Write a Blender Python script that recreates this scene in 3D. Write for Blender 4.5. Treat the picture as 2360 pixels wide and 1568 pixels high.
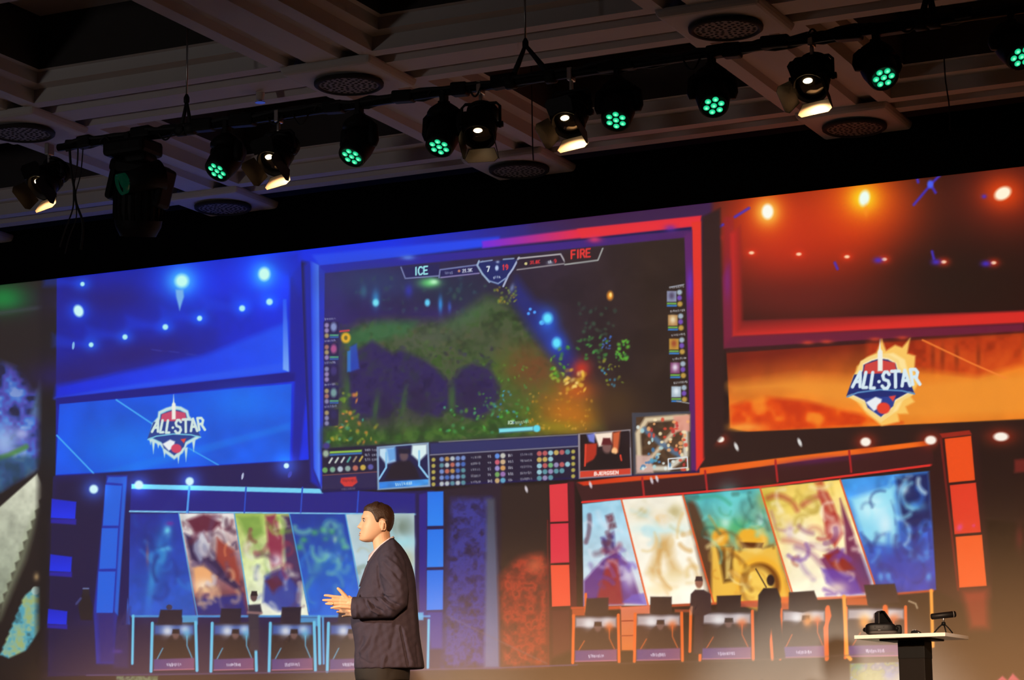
import bpy, bmesh, math, random
import numpy as np
from mathutils import Vector, Matrix, Quaternion

for o in list(bpy.data.objects):
    bpy.data.objects.remove(o)
scene = bpy.context.scene
C = scene.collection

# ================================================================ camera
EYE = 0.34                                   # lens height above the stage floor, metres
FPX, CX, CY = 5437.17, 1180.0, 784.0         # focal length and centre of the 2360 x 1568 frame
RIGHT = Vector((0.90366, 0.42809, -0.01207)); DOWN = Vector((-0.08435, 0.15026, -0.98504)); FWD = Vector((-0.41987, 0.89116, 0.1719))
cam_d = bpy.data.cameras.new('camera'); cam = bpy.data.objects.new('camera', cam_d); C.objects.link(cam)
cam_d.sensor_width = 36.0; cam_d.lens = FPX * 36.0 / 2360.0; cam_d.clip_end = 200
cam.matrix_world = Matrix(((RIGHT.x, -DOWN.x, -FWD.x, 0), (RIGHT.y, -DOWN.y, -FWD.y, 0), (RIGHT.z, -DOWN.z, -FWD.z, EYE), (0, 0, 0, 1)))
scene.camera = cam

# ================================================================ world, stage lights, exposure
w = bpy.data.worlds.new('world'); scene.world = w; w.use_nodes = True
w.node_tree.nodes['Background'].inputs[0].default_value = (0.02, 0.018, 0.02, 1)
w.node_tree.nodes['Background'].inputs[1].default_value = 0.2
def spot(name, loc, tgt, col, watts, deg, blend, size):
    d = bpy.data.lights.new(name, 'SPOT'); d.color = col; d.energy = watts; d.spot_size = math.radians(deg); d.spot_blend = blend; d.shadow_soft_size = size
    o = bpy.data.objects.new(name, d); C.objects.link(o); o.location = loc
    o.rotation_euler = (Vector(tgt) - Vector(loc)).to_track_quat('-Z', 'Y').to_euler(); return o
WARM = (1.0, 0.84, 0.66); AMBER = (1.0, 0.47, 0.18)
spot('front_light_speaker', (-12.5, 3.0, 4.1), (-6.85, 12.5, 1.3), WARM, 6500, 8, .8, 0.12)
spot('front_light_speaker_camera_side', (-0.6, 0.2, 4.1), (-6.75, 12.5, 1.25), WARM, 2600, 7.5, .9, 0.12)
spot('front_light_table', (1.0, 1.0, 4.1), (-3.85, 13.2, 0.95), WARM, 9000, 4.6, .8, 0.10)
spot('front_light_stage_centre', (0.2, -0.4, 4.1), (-6.5, 13.6, -.2), AMBER, 12000, 17, 1.0, 0.3)
spot('front_light_stage_right', (0.5, 0.0, 4.1), (-3.3, 13.6, -.15), AMBER, 8500, 19, 1.0, 0.3)
spot('front_light_stage_left', (-11.0, 0.0, 4.1), (-10.4, 13.6, -.4), AMBER, 7000, 18, 1.0, 0.3)
spot('ceiling_fill', (-14.0, -3.0, 0.3), (-11.5, 9.5, 4.6), (1.0, .9, .86), 560, 50, 1.0, 0.5)  # added unseen spot that lifts the ambient level on the ceiling
vs = scene.view_settings
vs.view_transform = 'Standard'; vs.look = 'None'; vs.exposure = 0.0; vs.gamma = 1.0; vs.use_curve_mapping = False
scene.cycles.use_denoising = True
scene.cycles.max_bounces = 4; scene.cycles.diffuse_bounces = 3; scene.cycles.glossy_bounces = 2; scene.cycles.transmission_bounces = 1
scene.cycles.use_adaptive_sampling = True; scene.cycles.adaptive_threshold = 0.04; scene.cycles.adaptive_min_samples = 12
scene.cycles.sample_clamp_indirect = 4.0

# ================================================================ helpers
def at(px, py, Y):
    """the point at depth Y (distance towards the screen) that the photograph shows at px, py"""
    d = RIGHT * (px - CX) + DOWN * (py - CY) + FWD * FPX
    return Vector((0, 0, EYE)) + d * (Y / d.y)
def at_z(px, py, z):
    d = RIGHT * (px - CX) + DOWN * (py - CY) + FWD * FPX
    return Vector((0, 0, EYE)) + d * ((z - EYE) / d.z)
def depth(p):
    return (Vector(p) - Vector((0, 0, EYE))).dot(FWD)

MATS = {}
def mat(name, col, rough=.6, metal=0., var=.15, scale=12., emit=None, strength=0., bump=0., spec=.5, coat=0.):
    if name in MATS: return MATS[name]
    m = bpy.data.materials.new(name); m.use_nodes = True; nt = m.node_tree; b = nt.nodes['Principled BSDF']
    b.inputs['Roughness'].default_value = rough; b.inputs['Metallic'].default_value = metal; b.inputs['Specular IOR Level'].default_value = spec
    b.inputs['Coat Weight'].default_value = coat
    tc = nt.nodes.new('ShaderNodeTexCoord'); n = nt.nodes.new('ShaderNodeTexNoise'); n.inputs['Scale'].default_value = scale; n.inputs['Detail'].default_value = 4
    nt.links.new(tc.outputs['Object'], n.inputs['Vector'])
    mx = nt.nodes.new('ShaderNodeMix'); mx.data_type = 'RGBA'
    mx.inputs['A'].default_value = tuple(c * (1 - var) for c in col) + (1,); mx.inputs['B'].default_value = tuple(min(1, c * (1 + var)) for c in col) + (1,)
    nt.links.new(n.outputs['Fac'], mx.inputs['Factor']); nt.links.new(mx.outputs['Result'], b.inputs['Base Color'])
    if bump:
        bp = nt.nodes.new('ShaderNodeBump'); bp.inputs['Strength'].default_value = bump; bp.inputs['Distance'].default_value = .01
        nt.links.new(n.outputs['Fac'], bp.inputs['Height']); nt.links.new(bp.outputs['Normal'], b.inputs['Normal'])
    if emit is not None:
        b.inputs['Emission Color'].default_value = tuple(emit) + (1,); b.inputs['Emission Strength'].default_value = strength
    MATS[name] = m; return m

class MB:
    """collects verts and faces, then links them as one mesh object"""
    def __init__(s): s.v = []; s.f = []
    def add(s, vs, fs):
        k = len(s.v); s.v += [tuple(v) for v in vs]; s.f += [tuple(i + k for i in f) for f in fs]; return s
    def box(s, c, size, rot=None):
        hx, hy, hz = [x / 2 for x in size]; c = Vector(c)
        vs = [Vector((x, y, z)) for x in (-hx, hx) for y in (-hy, hy) for z in (-hz, hz)]
        if rot is not None: vs = [rot @ v for v in vs]
        return s.add([v + c for v in vs], [(0, 1, 3, 2), (4, 6, 7, 5), (0, 4, 5, 1), (2, 3, 7, 6), (0, 2, 6, 4), (1, 5, 7, 3)])
    def tube(s, pts, r, n=10, cap=True):
        pts = [Vector(p) for p in pts]; rr = r if isinstance(r, (list, tuple)) else [r] * len(pts)
        vs = []; up = None
        for i, p in enumerate(pts):
            t = (pts[min(i + 1, len(pts) - 1)] - pts[max(i - 1, 0)]).normalized()
            if up is None: up = t.orthogonal().normalized()
            up = (up - t * up.dot(t)); up = up.normalized() if up.length > 1e-6 else t.orthogonal().normalized()
            sd = t.cross(up)
            vs += [p + (up * math.cos(a) + sd * math.sin(a)) * rr[i] for a in (2 * math.pi * k / n for k in range(n))]
        fs = [(i * n + k, i * n + (k + 1) % n, (i + 1) * n + (k + 1) % n, (i + 1) * n + k) for i in range(len(pts) - 1) for k in range(n)]
        if cap: fs += [tuple(range(n - 1, -1, -1)), tuple((len(pts) - 1) * n + k for k in range(n))]
        return s.add(vs, fs)
    def lathe(s, prof, n=24, M=None):
        """profile of (radius, height) turned about the local z axis"""
        M = M or Matrix.Identity(4); vs = []; fs = []
        for r, h in prof: vs += [M @ Vector((r * math.cos(2 * math.pi * k / n), r * math.sin(2 * math.pi * k / n), h)) for k in range(n)]
        for i in range(len(prof) - 1): fs += [(i * n + k, i * n + (k + 1) % n, (i + 1) * n + (k + 1) % n, (i + 1) * n + k) for k in range(n)]
        if prof[0][0] > 1e-5: fs.append(tuple(range(n - 1, -1, -1)))
        if prof[-1][0] > 1e-5: fs.append(tuple((len(prof) - 1) * n + k for k in range(n)))
        return s.add(vs, fs)
    def build(s, name, m, parent=None, smooth=False, bevel=0.):
        me = bpy.data.meshes.new(name); me.from_pydata(s.v, [], s.f); me.update()
        if smooth: me.shade_smooth()
        bm = bmesh.new(); bm.from_mesh(me); bmesh.ops.recalc_face_normals(bm, faces=bm.faces); bm.to_mesh(me); bm.free()
        return link(name, me, m, parent, bevel)
def link(name, me, m, parent=None, bevel=0.):
    o = bpy.data.objects.new(name, me); C.objects.link(o)
    if m and not me.materials: me.materials.append(m)
    if parent: o.parent = parent
    if bevel:
        b = o.modifiers.new('bevel', 'BEVEL'); b.width = bevel; b.segments = 2; b.limit_method = 'ANGLE'
    return o
def thing(name, label, cat, loc=(0, 0, 0), rot=None, group=None):
    o = bpy.data.objects.new(name, None); o.empty_display_size = .1; C.objects.link(o); o.location = loc
    if rot is not None: o.rotation_euler = rot.to_euler()
    return tag(o, label, cat, group)
def tag(o, label, cat, group=None):
    o['label'] = label; o['category'] = cat
    if group: o['group'] = group
    return o
def struct(o):
    o['kind'] = 'structure'; return o

M_BLACK = mat('black_metal', (.006, .006, .0065), .5, spec=.25)
M_CAST = mat('black_plastic', (.006, .006, .007), .6, spec=.2)
M_CABLE = mat('black_rubber', (.008, .008, .009), .7)
M_STEEL = mat('steel', (.45, .44, .42), .35, 1.)
M_DRAPE = mat('black_velvet', (.004, .004, .005), .95, spec=.05)
M_PLASTER = mat('ceiling_plaster', (.50, .485, .47), .85, var=.05, scale=3., bump=.05)
M_DARKWALL = mat('dark_wall', (.02, .018, .018), .9)

# ================================================================ the room
H = EYE + 4.19                                # lowest level of the coffered ceiling
Y_SCREEN = 15.6
struct(MB().box((-7, 2, -.95), (30, 32, .1)).build('floor', mat('hall_carpet', (.12, .09, .09), .95)))
st = struct(MB().box((-7, 13.4, -.45), (22, 5.4, .9)).build('floor_stage', mat('stage_deck', (.14, .13, .13), .5)))
struct(MB().box((-7, 16.6, 2.2), (30, .2, 6.4)).build('wall_back', M_DARKWALL))
struct(MB().box((-21, 2, 2.2), (.2, 30, 6.4)).build('wall_left', M_DARKWALL))
struct(MB().box((7, 2, 2.2), (.2, 30, 6.4)).build('wall_right', M_DARKWALL))
struct(MB().box((-7, -13, 2.2), (30, .2, 6.4)).build('wall_front', M_DARKWALL))

# coffered ceiling: a slab above, one coffer per bay below it
S = .60575 * 4.19; X0 = -2.29563 * 4.19; Y0 = 3.01872 * 4.19
slab = struct(MB().box((-7, 2, H + .72), (30, 32, .1)).build('ceiling', M_PLASTER))
def coffer_mesh():
    hs = S / 2; mb = MB()
    prof = [(0, .06), (.115, .06), (.13, .11), (.25, .11), (.265, .06), (.37, .06), (.375, .15), (.46, .16), (.465, .235), (.5, .24), (.505, .6), (hs, .64)]
    n = len(prof); vs = []
    for d, z in prof:
        a = hs - d; vs += [(-a, -a, z), (a, -a, z), (a, a, z), (-a, a, z)]
    fs = [(4 * i + k, 4 * i + (k + 1) % 4, 4 * i + 4 + (k + 1) % 4, 4 * i + 4 + k) for i in range(n - 1) for k in range(4)]
    mb.add(vs, fs)
    return mb
cm = None
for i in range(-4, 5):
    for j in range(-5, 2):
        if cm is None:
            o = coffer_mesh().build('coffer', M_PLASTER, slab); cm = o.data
            cm.materials.append(mat('coffer_wall_dark', (.03, .026, .024), .9))  # darker material for the tall coffer walls
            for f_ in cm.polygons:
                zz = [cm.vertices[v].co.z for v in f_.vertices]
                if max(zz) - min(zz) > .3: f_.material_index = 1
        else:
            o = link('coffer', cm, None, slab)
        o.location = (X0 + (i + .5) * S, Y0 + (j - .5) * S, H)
blk = None
for i in range(-4, 5):
    for j in range(-4, 3):
        if blk is None:
            o = MB().add([(x * a, y * a, z) for a, z in ((.31, .012), (.33, .07)) for x, y in ((-1, -1), (1, -1), (1, 1), (-1, 1))], [(3, 2, 1, 0), (4, 5, 6, 7), (0, 1, 5, 4), (1, 2, 6, 5), (2, 3, 7, 6), (3, 0, 4, 7)]).build('crossing_block', M_PLASTER, slab, bevel=.02); blk = o.data
        else:
            o = link('crossing_block', blk, None, slab, .02)
        o.location = (X0 + i * S, Y0 + j * S, H)
# round pierced plaques on the crossings
names = {(0, 0): 'round pierced ceiling plaque above the leftmost stage lamp', (1, 0): 'round pierced ceiling plaque just right of the ceiling sprinkler',
         (2, 0): 'round pierced ceiling plaque nearest the top edge, above the pipe', (0, 1): 'round pierced ceiling plaque beside the large moving head, at the black drape',
         (1, 1): 'round pierced ceiling plaque below the central pair of lamps, at the black drape', (2, 1): 'round pierced ceiling plaque at the black drape, beneath the right barn-door lamp'}
M_GRILLE = mat('pierced_plaque', (.2, .18, .16), .8, var=.3, scale=30); M_HOLE = mat('plaque_holes', (.015, .013, .012), .9)
def ring_holes():
    mb = MB(); rs = random.Random(3)
    for k, (r, n) in enumerate(((.03, 5), (.065, 10), (.1, 15), (.135, 21), (.168, 27))):
        for q in range(n):
            a = 2 * math.pi * (q + .5 * (k % 2)) / n + rs.uniform(-.06, .06)
            mb.lathe([(.010 + .004 * rs.random(), 0), (.004, -.004)], 6, Matrix.Translation((r * math.cos(a), r * math.sin(a), -.0145)))
    return mb
pm = {}
for (i, j), lb in names.items():
    t = thing('ceiling_plaque', lb, 'ceiling plaque', (X0 + i * S, Y0 + j * S, H), group='pierced plaques on the ceiling crossings')
    if not pm:
        a = MB().lathe([(.19, 0), (.19, -.014), (0.0, -.014)], 40).build('plate', M_GRILLE, t)
        b = MB().lathe([(.187, -.002), (.19, -.022), (.205, -.026), (.22, -.016), (.222, 0)], 40).build('rim', M_HOLE, t, True)
        c = ring_holes().build('piercings', M_HOLE, t); c['kind'] = 'stuff'
        pm = dict(plate=a.data, rim=b.data, piercings=c.data)
    else:
        for k, me in pm.items():
            o = link(k, me, None, t)
            if k == 'piercings': o['kind'] = 'stuff'
# downlight and sprinkler
p = at_z(680, 92, H + .1)
t = thing('downlight', 'dark round recessed downlight in the ceiling beam', 'downlight', p)
MB().lathe([(.075, 0), (.085, -.006), (.09, 0)], 28).build('trim_ring', mat('downlight_trim', (.2, .18, .18), .5), t, True)
MB().lathe([(.078, -.001), (0, -.001)], 28).build('baffle', M_HOLE, t)
p = at_z(600, 200, H + .1)
t = thing('ceiling_sprinkler', 'small white fire sprinkler under the ceiling, above the second barn-door lamp', 'sprinkler', p)
MB().lathe([(.045, 0), (.05, -.012), (.03, -.03), (.026, -.09)], 20).build('escutcheon', mat('white_enamel', (.5, .45, .42), .4), t, True)
MB().lathe([(.012, -.09), (.012, -.1), (.034, -.104), (.034, -.108), (0, -.108)], 20).build('deflector', M_STEEL, t)

# ================================================================ the screen and its picture
# ---------------------------------------------------------------- the picture shown on the stage screen
def vnoise(x, y, s, seed=0):
    """smooth value noise, 0..1"""
    x = x / s; y = y / s
    xi = np.floor(x); yi = np.floor(y)
    fx = x - xi; fy = y - yi
    fx = fx * fx * (3 - 2 * fx); fy = fy * fy * (3 - 2 * fy)
    def h(a, b):
        v = np.sin(a * 127.1 + b * 311.7 + seed * 74.7) * 43758.5453
        return v - np.floor(v)
    return (h(xi, yi) * (1 - fx) + h(xi + 1, yi) * fx) * (1 - fy) + (h(xi, yi + 1) * (1 - fx) + h(xi + 1, yi + 1) * fx) * fy

def fnoise(x, y, s, seed=0):
    return (vnoise(x, y, s, seed) * .5 + vnoise(x, y, s / 2, seed + 1) * .3 + vnoise(x, y, s / 4, seed + 2) * .2)

class Painter:
    def __init__(self, PX, PY, slicer):
        self.PX, self.PY, self.slicer = PX, PY, slicer
        self.C = np.zeros(PX.shape + (3,), np.float32)
    def _sl(self, x0, y0, x1, y1):
        sl = self.slicer(x0, y0, x1, y1)
        return sl, self.PX[sl], self.PY[sl]
    def _mix(self, sl, a, col):
        c = self.C[sl]
        if callable(col):
            col = col(self.PX[sl], self.PY[sl])
        col = np.asarray(col, np.float32)
        self.C[sl] = c + (col - c) * a[..., None]
    def sd(self, pts, X, Y):
        pts = np.asarray(pts, float); n = len(pts)
        inside = np.zeros(X.shape, bool); d2 = np.full(X.shape, 1e12)
        for i in range(n):
            ax, ay = pts[i]; bx, by = pts[(i + 1) % n]
            ex, ey = bx - ax, by - ay
            t = np.clip(((X - ax) * ex + (Y - ay) * ey) / (ex * ex + ey * ey + 1e-9), 0, 1)
            d2 = np.minimum(d2, (X - ax - t * ex) ** 2 + (Y - ay - t * ey) ** 2)
            if ay != by:
                c = ((ay > Y) != (by > Y)) & (X < (bx - ax) * (Y - ay) / (by - ay) + ax)
                inside ^= c
        d = np.sqrt(d2)
        return np.where(inside, d, -d)
    def poly(self, pts, col, soft=2.5, a=1.):
        p = np.asarray(pts, float); m = soft + 1
        sl, X, Y = self._sl(p[:, 0].min() - m, p[:, 1].min() - m, p[:, 0].max() + m, p[:, 1].max() + m)
        if X.size == 0: return
        self._mix(sl, np.clip(.5 + self.sd(p, X, Y) / soft, 0, 1) * a, col)
    def rect(self, x0, y0, x1, y1, col, soft=2.5, a=1., sh=0.):
        """box whose top and bottom edges rise by sh to the right"""
        self.poly([(x0, y0), (x1, y0 - sh), (x1, y1 - sh), (x0, y1)], col, soft, a)
    def line(self, pts, w, col, soft=2., a=1.):
        p = np.asarray(pts, float); m = w + soft + 1
        sl, X, Y = self._sl(p[:, 0].min() - m, p[:, 1].min() - m, p[:, 0].max() + m, p[:, 1].max() + m)
        if X.size == 0: return
        d2 = np.full(X.shape, 1e12)
        for (ax, ay), (bx, by) in zip(p[:-1], p[1:]):
            ex, ey = bx - ax, by - ay
            t = np.clip(((X - ax) * ex + (Y - ay) * ey) / (ex * ex + ey * ey + 1e-9), 0, 1)
            d2 = np.minimum(d2, (X - ax - t * ex) ** 2 + (Y - ay - t * ey) ** 2)
        self._mix(sl, np.clip(.5 + (w / 2 - np.sqrt(d2)) / soft, 0, 1) * a, col)
    def glow(self, x, y, rx, ry, col, a=1., ang=0., p=1.):
        """soft blob that replaces what lies under it"""
        R = max(rx, ry) * 2.6
        sl, X, Y = self._sl(x - R, y - R, x + R, y + R)
        if X.size == 0: return
        c, s = math.cos(ang), math.sin(ang)
        u = (X - x) * c + (Y - y) * s; v = -(X - x) * s + (Y - y) * c
        self._mix(sl, np.exp(-((u / rx) ** 2 + (v / ry) ** 2) ** p) * a, col)
    def add(self, x, y, rx, ry, col, ang=0.):
        R = max(rx, ry) * 2.6
        sl, X, Y = self._sl(x - R, y - R, x + R, y + R)
        if X.size == 0: return
        c, s = math.cos(ang), math.sin(ang)
        u = (X - x) * c + (Y - y) * s; v = -(X - x) * s + (Y - y) * c
        self.C[sl] += np.exp(-((u / rx) ** 2 + (v / ry) ** 2))[..., None] * np.asarray(col, np.float32)
    def dot(self, x, y, rx, ry, col, a=1., ang=0., soft=.35):
        R = max(rx, ry) * (1 + soft) + 2
        sl, X, Y = self._sl(x - R, y - R, x + R, y + R)
        if X.size == 0: return
        c, s = math.cos(ang), math.sin(ang)
        u = (X - x) * c + (Y - y) * s; v = -(X - x) * s + (Y - y) * c
        r = np.sqrt((u / rx) ** 2 + (v / ry) ** 2)
        self._mix(sl, np.clip((1 + soft / 2 - r) / soft, 0, 1) * a, col)
    def text(self, s, x, y, h, w, col, sw, slope=0., gap=.28, a=1., shear=0.):
        """stroke lettering, x y = lower left, h = cap height, w = letter width"""
        for ch in s:
            for st in GLYPH.get(ch, []):
                pts = []
                for gx, gy in st:
                    px = gx * w + gy * h * shear
                    pts.append((x + px, y - gy * h + slope * px))
                self.line(pts, sw, col, 1.6, a)
            adv = w * (1 + gap) if ch not in 'I1.:·' else w * (.45 + gap)
            x += adv; y += slope * adv
    def squiggle(self, x0, y0, x1, y1, h, col, rs, a=1.):
        """lettering too small to read: a broken soft line"""
        x = x0
        while x < x1:
            w = rs.uniform(1.5, 4.)
            t = (x - x0) / max(x1 - x0, 1)
            yy = y0 + (y1 - y0) * t
            self.line([(x, yy - h / 2 * rs.uniform(.3, 1)), (x + w * .4, yy + h / 2 * rs.uniform(.3, 1))], 2.2, col, 2., a * rs.uniform(.6, 1))
            x += w + 1.2

GLYPH = {
 'A': [[(0, 0), (.5, 1), (1, 0)], [(.2, .35), (.8, .35)]], 'L': [[(0, 1), (0, 0), (.8, 0)]],
 'S': [[(.9, .85), (.6, 1), (.25, 1), (0, .78), (.2, .55), (.8, .45), (1, .22), (.75, 0), (.3, 0), (0, .15)]],
 'T': [[(0, 1), (1, 1)], [(.5, 1), (.5, 0)]], 'R': [[(0, 0), (0, 1), (.7, 1), (.95, .8), (.7, .5), (0, .5)], [(.5, .5), (1, 0)]],
 'I': [[(.2, 0), (.2, 1)]], 'C': [[(1, .85), (.75, 1), (.3, 1), (0, .7), (0, .3), (.3, 0), (.75, 0), (1, .15)]],
 'E': [[(.9, 1), (0, 1), (0, 0), (.9, 0)], [(0, .5), (.75, .5)]], 'F': [[(.9, 1), (0, 1), (0, 0)], [(0, .5), (.75, .5)]],
 'B': [[(0, 0), (0, 1), (.7, 1), (.9, .76), (.7, .53), (0, .53)], [(.7, .53), (1, .27), (.75, 0), (0, 0)]],
 'J': [[(.9, 1), (.9, .25), (.65, 0), (.25, 0), (0, .25)]], 'G': [[(1, .85), (.75, 1), (.3, 1), (0, .7), (0, .3), (.3, 0), (.8, 0), (1, .2), (1, .45), (.6, .45)]],
 'N': [[(0, 0), (0, 1), (1, 0), (1, 1)]], '·': [[(.1, .45), (.2, .45)]], '.': [[(.1, 0), (.2, 0)]],
 '7': [[(0, 1), (1, 1), (.4, 0)]], '8': [[(.5, .53), (.1, .75), (.5, 1), (.9, .75), (.5, .53), (0, .26), (.5, 0), (1, .26), (.5, .53)]],
 '1': [[(0, .8), (.25, 1), (.25, 0)]], '9': [[(.95, .55), (.5, .4), (.05, .7), (.5, 1), (.95, .7), (.85, .2), (.5, 0)]],
 '2': [[(0, .8), (.5, 1), (.95, .75), (0, 0), (1, 0)]], '4': [[(.75, 0), (.75, 1), (0, .35), (1, .35)]], '3': [[(0, .9), (.6, 1), (.9, .75), (.45, .53), (1, .27), (.55, 0), (0, .1)]],
 '0': [[(.5, 0), (0, .3), (0, .7), (.5, 1), (1, .7), (1, .3), (.5, 0)]], '6': [[(.9, .9), (.4, 1), (0, .5), (.1, .1), (.5, 0), (.95, .2), (.8, .5), (.1, .45)]],
 'K': [[(0, 0), (0, 1)], [(.9, 1), (0, .45), (1, 0)]],
}

def grad(p0, p1, c0, c1, n=0., s=40., seed=3):
    """colour that runs from c0 at p0 to c1 at p1, with a little cloudiness"""
    c0 = np.asarray(c0, np.float32); c1 = np.asarray(c1, np.float32)
    dx, dy = p1[0] - p0[0], p1[1] - p0[1]; L = dx * dx + dy * dy
    def f(X, Y):
        t = np.clip(((X - p0[0]) * dx + (Y - p0[1]) * dy) / L, 0, 1)
        c = c0 + (c1 - c0) * t[..., None]
        if n:
            c = c * (1 + n * (fnoise(X, Y, s, seed)[..., None] - .5) * 2)
        return c
    return f

def cloudy(cols, s=30., seed=1, sharp=1.):
    """a noise that wanders through a list of colours"""
    cols = np.asarray(cols, np.float32)
    def f(X, Y):
        t = fnoise(X, Y, s, seed)
        t = np.clip((t - .5) * 2.2 * sharp + .5, 0, .999) * (len(cols) - 1)
        i = t.astype(int); fr = (t - i)[..., None]
        return cols[i] * (1 - fr) + cols[np.minimum(i + 1, len(cols) - 1)] * fr
    return f

def emblem(P, cx, cy, k, fire):
    """the ALL STAR badge: shield, tower, lettering; ice drips or flames around it"""
    q = lambda pts: [(cx + x * k, cy + (y - .03 * x) * k) for x, y in pts]
    pale = (246, 212, 130) if fire else (196, 222, 222)
    rim = (250, 240, 215) if fire else (120, 200, 225)
    navy = (28, 42, 110) if fire else (38, 62, 140)
    if fire:
        P.poly(q([(-72, 28), (-60, -2), (-52, -32), (-30, -52), (-8, -62), (4, -92), (14, -66), (34, -78), (50, -72), (68, -92), (62, -58), (80, -52),
                  (78, -20), (88, 8), (70, 40), (78, 52), (58, 62), (64, 78), (40, 78), (44, 96), (4, 104), (-30, 76), (-52, 48)]), (248, 196, 96), 6)
        P.poly(q([(-58, 10), (-44, -40), (-10, -56), (30, -60), (56, -44), (70, 10), (40, 70), (4, 92), (-34, 66)]), (252, 224, 150), 6)
    shield = [(-74, 36), (-60, -12), (-46, -28), (-44, -44), (-22, -54), (0, -60), (22, -56), (42, -44), (46, -28), (62, -10), (78, 34), (40, 54), (26, 78), (2, 96), (-22, 78), (-38, 54)]
    if not fire:
        for x, y, L in ((-58, 48, 30), (-44, 52, 10), (-26, 74, 16), (14, 86, 22), (36, 70, 34), (58, 50, 26), (-66, 40, 12)):
            P.poly(q([(x - 5, y - 8), (x + 5, y - 8), (x, y + L)]), pale, 3)
    P.poly(q(shield), pale, 4)
    P.poly(q([(x * .88, (y - 8) * .88 + 8) for x, y in shield]), rim, 3, .7)
    P.poly(q([(x * .84, (y - 8) * .83 + 8) for x, y in shield]), navy, 3)
    P.poly(q([(-38, -14), (-34, -36), (0, -46), (34, -38), (38, -14)]), (205, 66, 62) if fire else (196, 70, 104), 3)
    P.poly(q([(-5, -20), (-5, -64), (-2, -70), (0, -92), (2, -70), (6, -64), (6, -20)]), (236, 236, 226), 3)
    # lower half: a pale creature-like patch becomes a plain round patchwork
    P.poly(q([(-36, 40), (36, 38), (30, 60), (2, 84), (-28, 62)]), (42, 62, 140), 3)
    P.poly(q([(-32, 50), (-10, 38), (4, 44), (0, 62), (-14, 70)]), (232, 236, 240), 4)
    P.dot(cx + 8 * k, cy + 64 * k, 15 * k, 13 * k, (226, 64, 44) if fire else (206, 66, 96), soft=.3)
    P.poly(q([(20, 38), (36, 36), (30, 50)]), (226, 70, 60), 3)
    P.poly(q([(-76, 34), (-58, -14), (60, -14), (78, 32), (50, 24), (0, 20), (-50, 26)]), navy, 3)
    P.line(q([(-74, 36), (-50, 27), (0, 22), (50, 26), (78, 34)]), 3.4 * k, (90, 140, 190) if fire else rim, 2)
    # lettering, each letter placed by hand on a slight fan
    x = -62
    for ch, w, h in (('A', 17, 33), ('L', 11, 34), ('L', 11, 35), ('·', 4, 35), ('S', 16, 37), ('T', 17, 36), ('A', 18, 35), ('R', 16, 34)):
        base = 20 - .1 * abs(x)
        for st in GLYPH[ch]:
            lean = (x + w / 2) * -.0032
            pts = [(x + gx * w + gy * h * (.10 + lean), base - gy * h) for gx, gy in st]
            P.line(q(pts), 7.4 * k, (214, 232, 240) if fire else (206, 226, 222), 2.2)
        x += w + (6.2 if ch != '·' else 5)

def art(P, rs, tl, tr, br, bl, tones, n=46):
    """loose curling brush strokes that fill a slanted poster; tones = (v0, v1, colours) by height"""
    tl, tr, br, bl = [np.array(p, float) for p in (tl, tr, br, bl)]
    pt = lambda u, v: (tl * (1 - u) + tr * u) * (1 - v) + (bl * (1 - u) + br * u) * v
    for _ in range(int(n * .5)):
        v0, v1, cols = tones[rs.randint(len(tones))]
        u, v = rs.uniform(.1, .9), rs.uniform(v0, v1); a = rs.uniform(0, 6.3); k = rs.uniform(-1.1, 1.1); st = rs.uniform(.018, .05)
        pts = []
        for q in range(7):
            pts.append(pt(min(max(u, .05), .95), min(max(v, .03), .96))); u += math.cos(a) * st * 1.4; v += math.sin(a) * st; a += k * .5
        P.line(pts, rs.uniform(3, 13), cols[rs.randint(len(cols))], rs.uniform(6, 12), rs.uniform(.3, .65))

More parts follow.
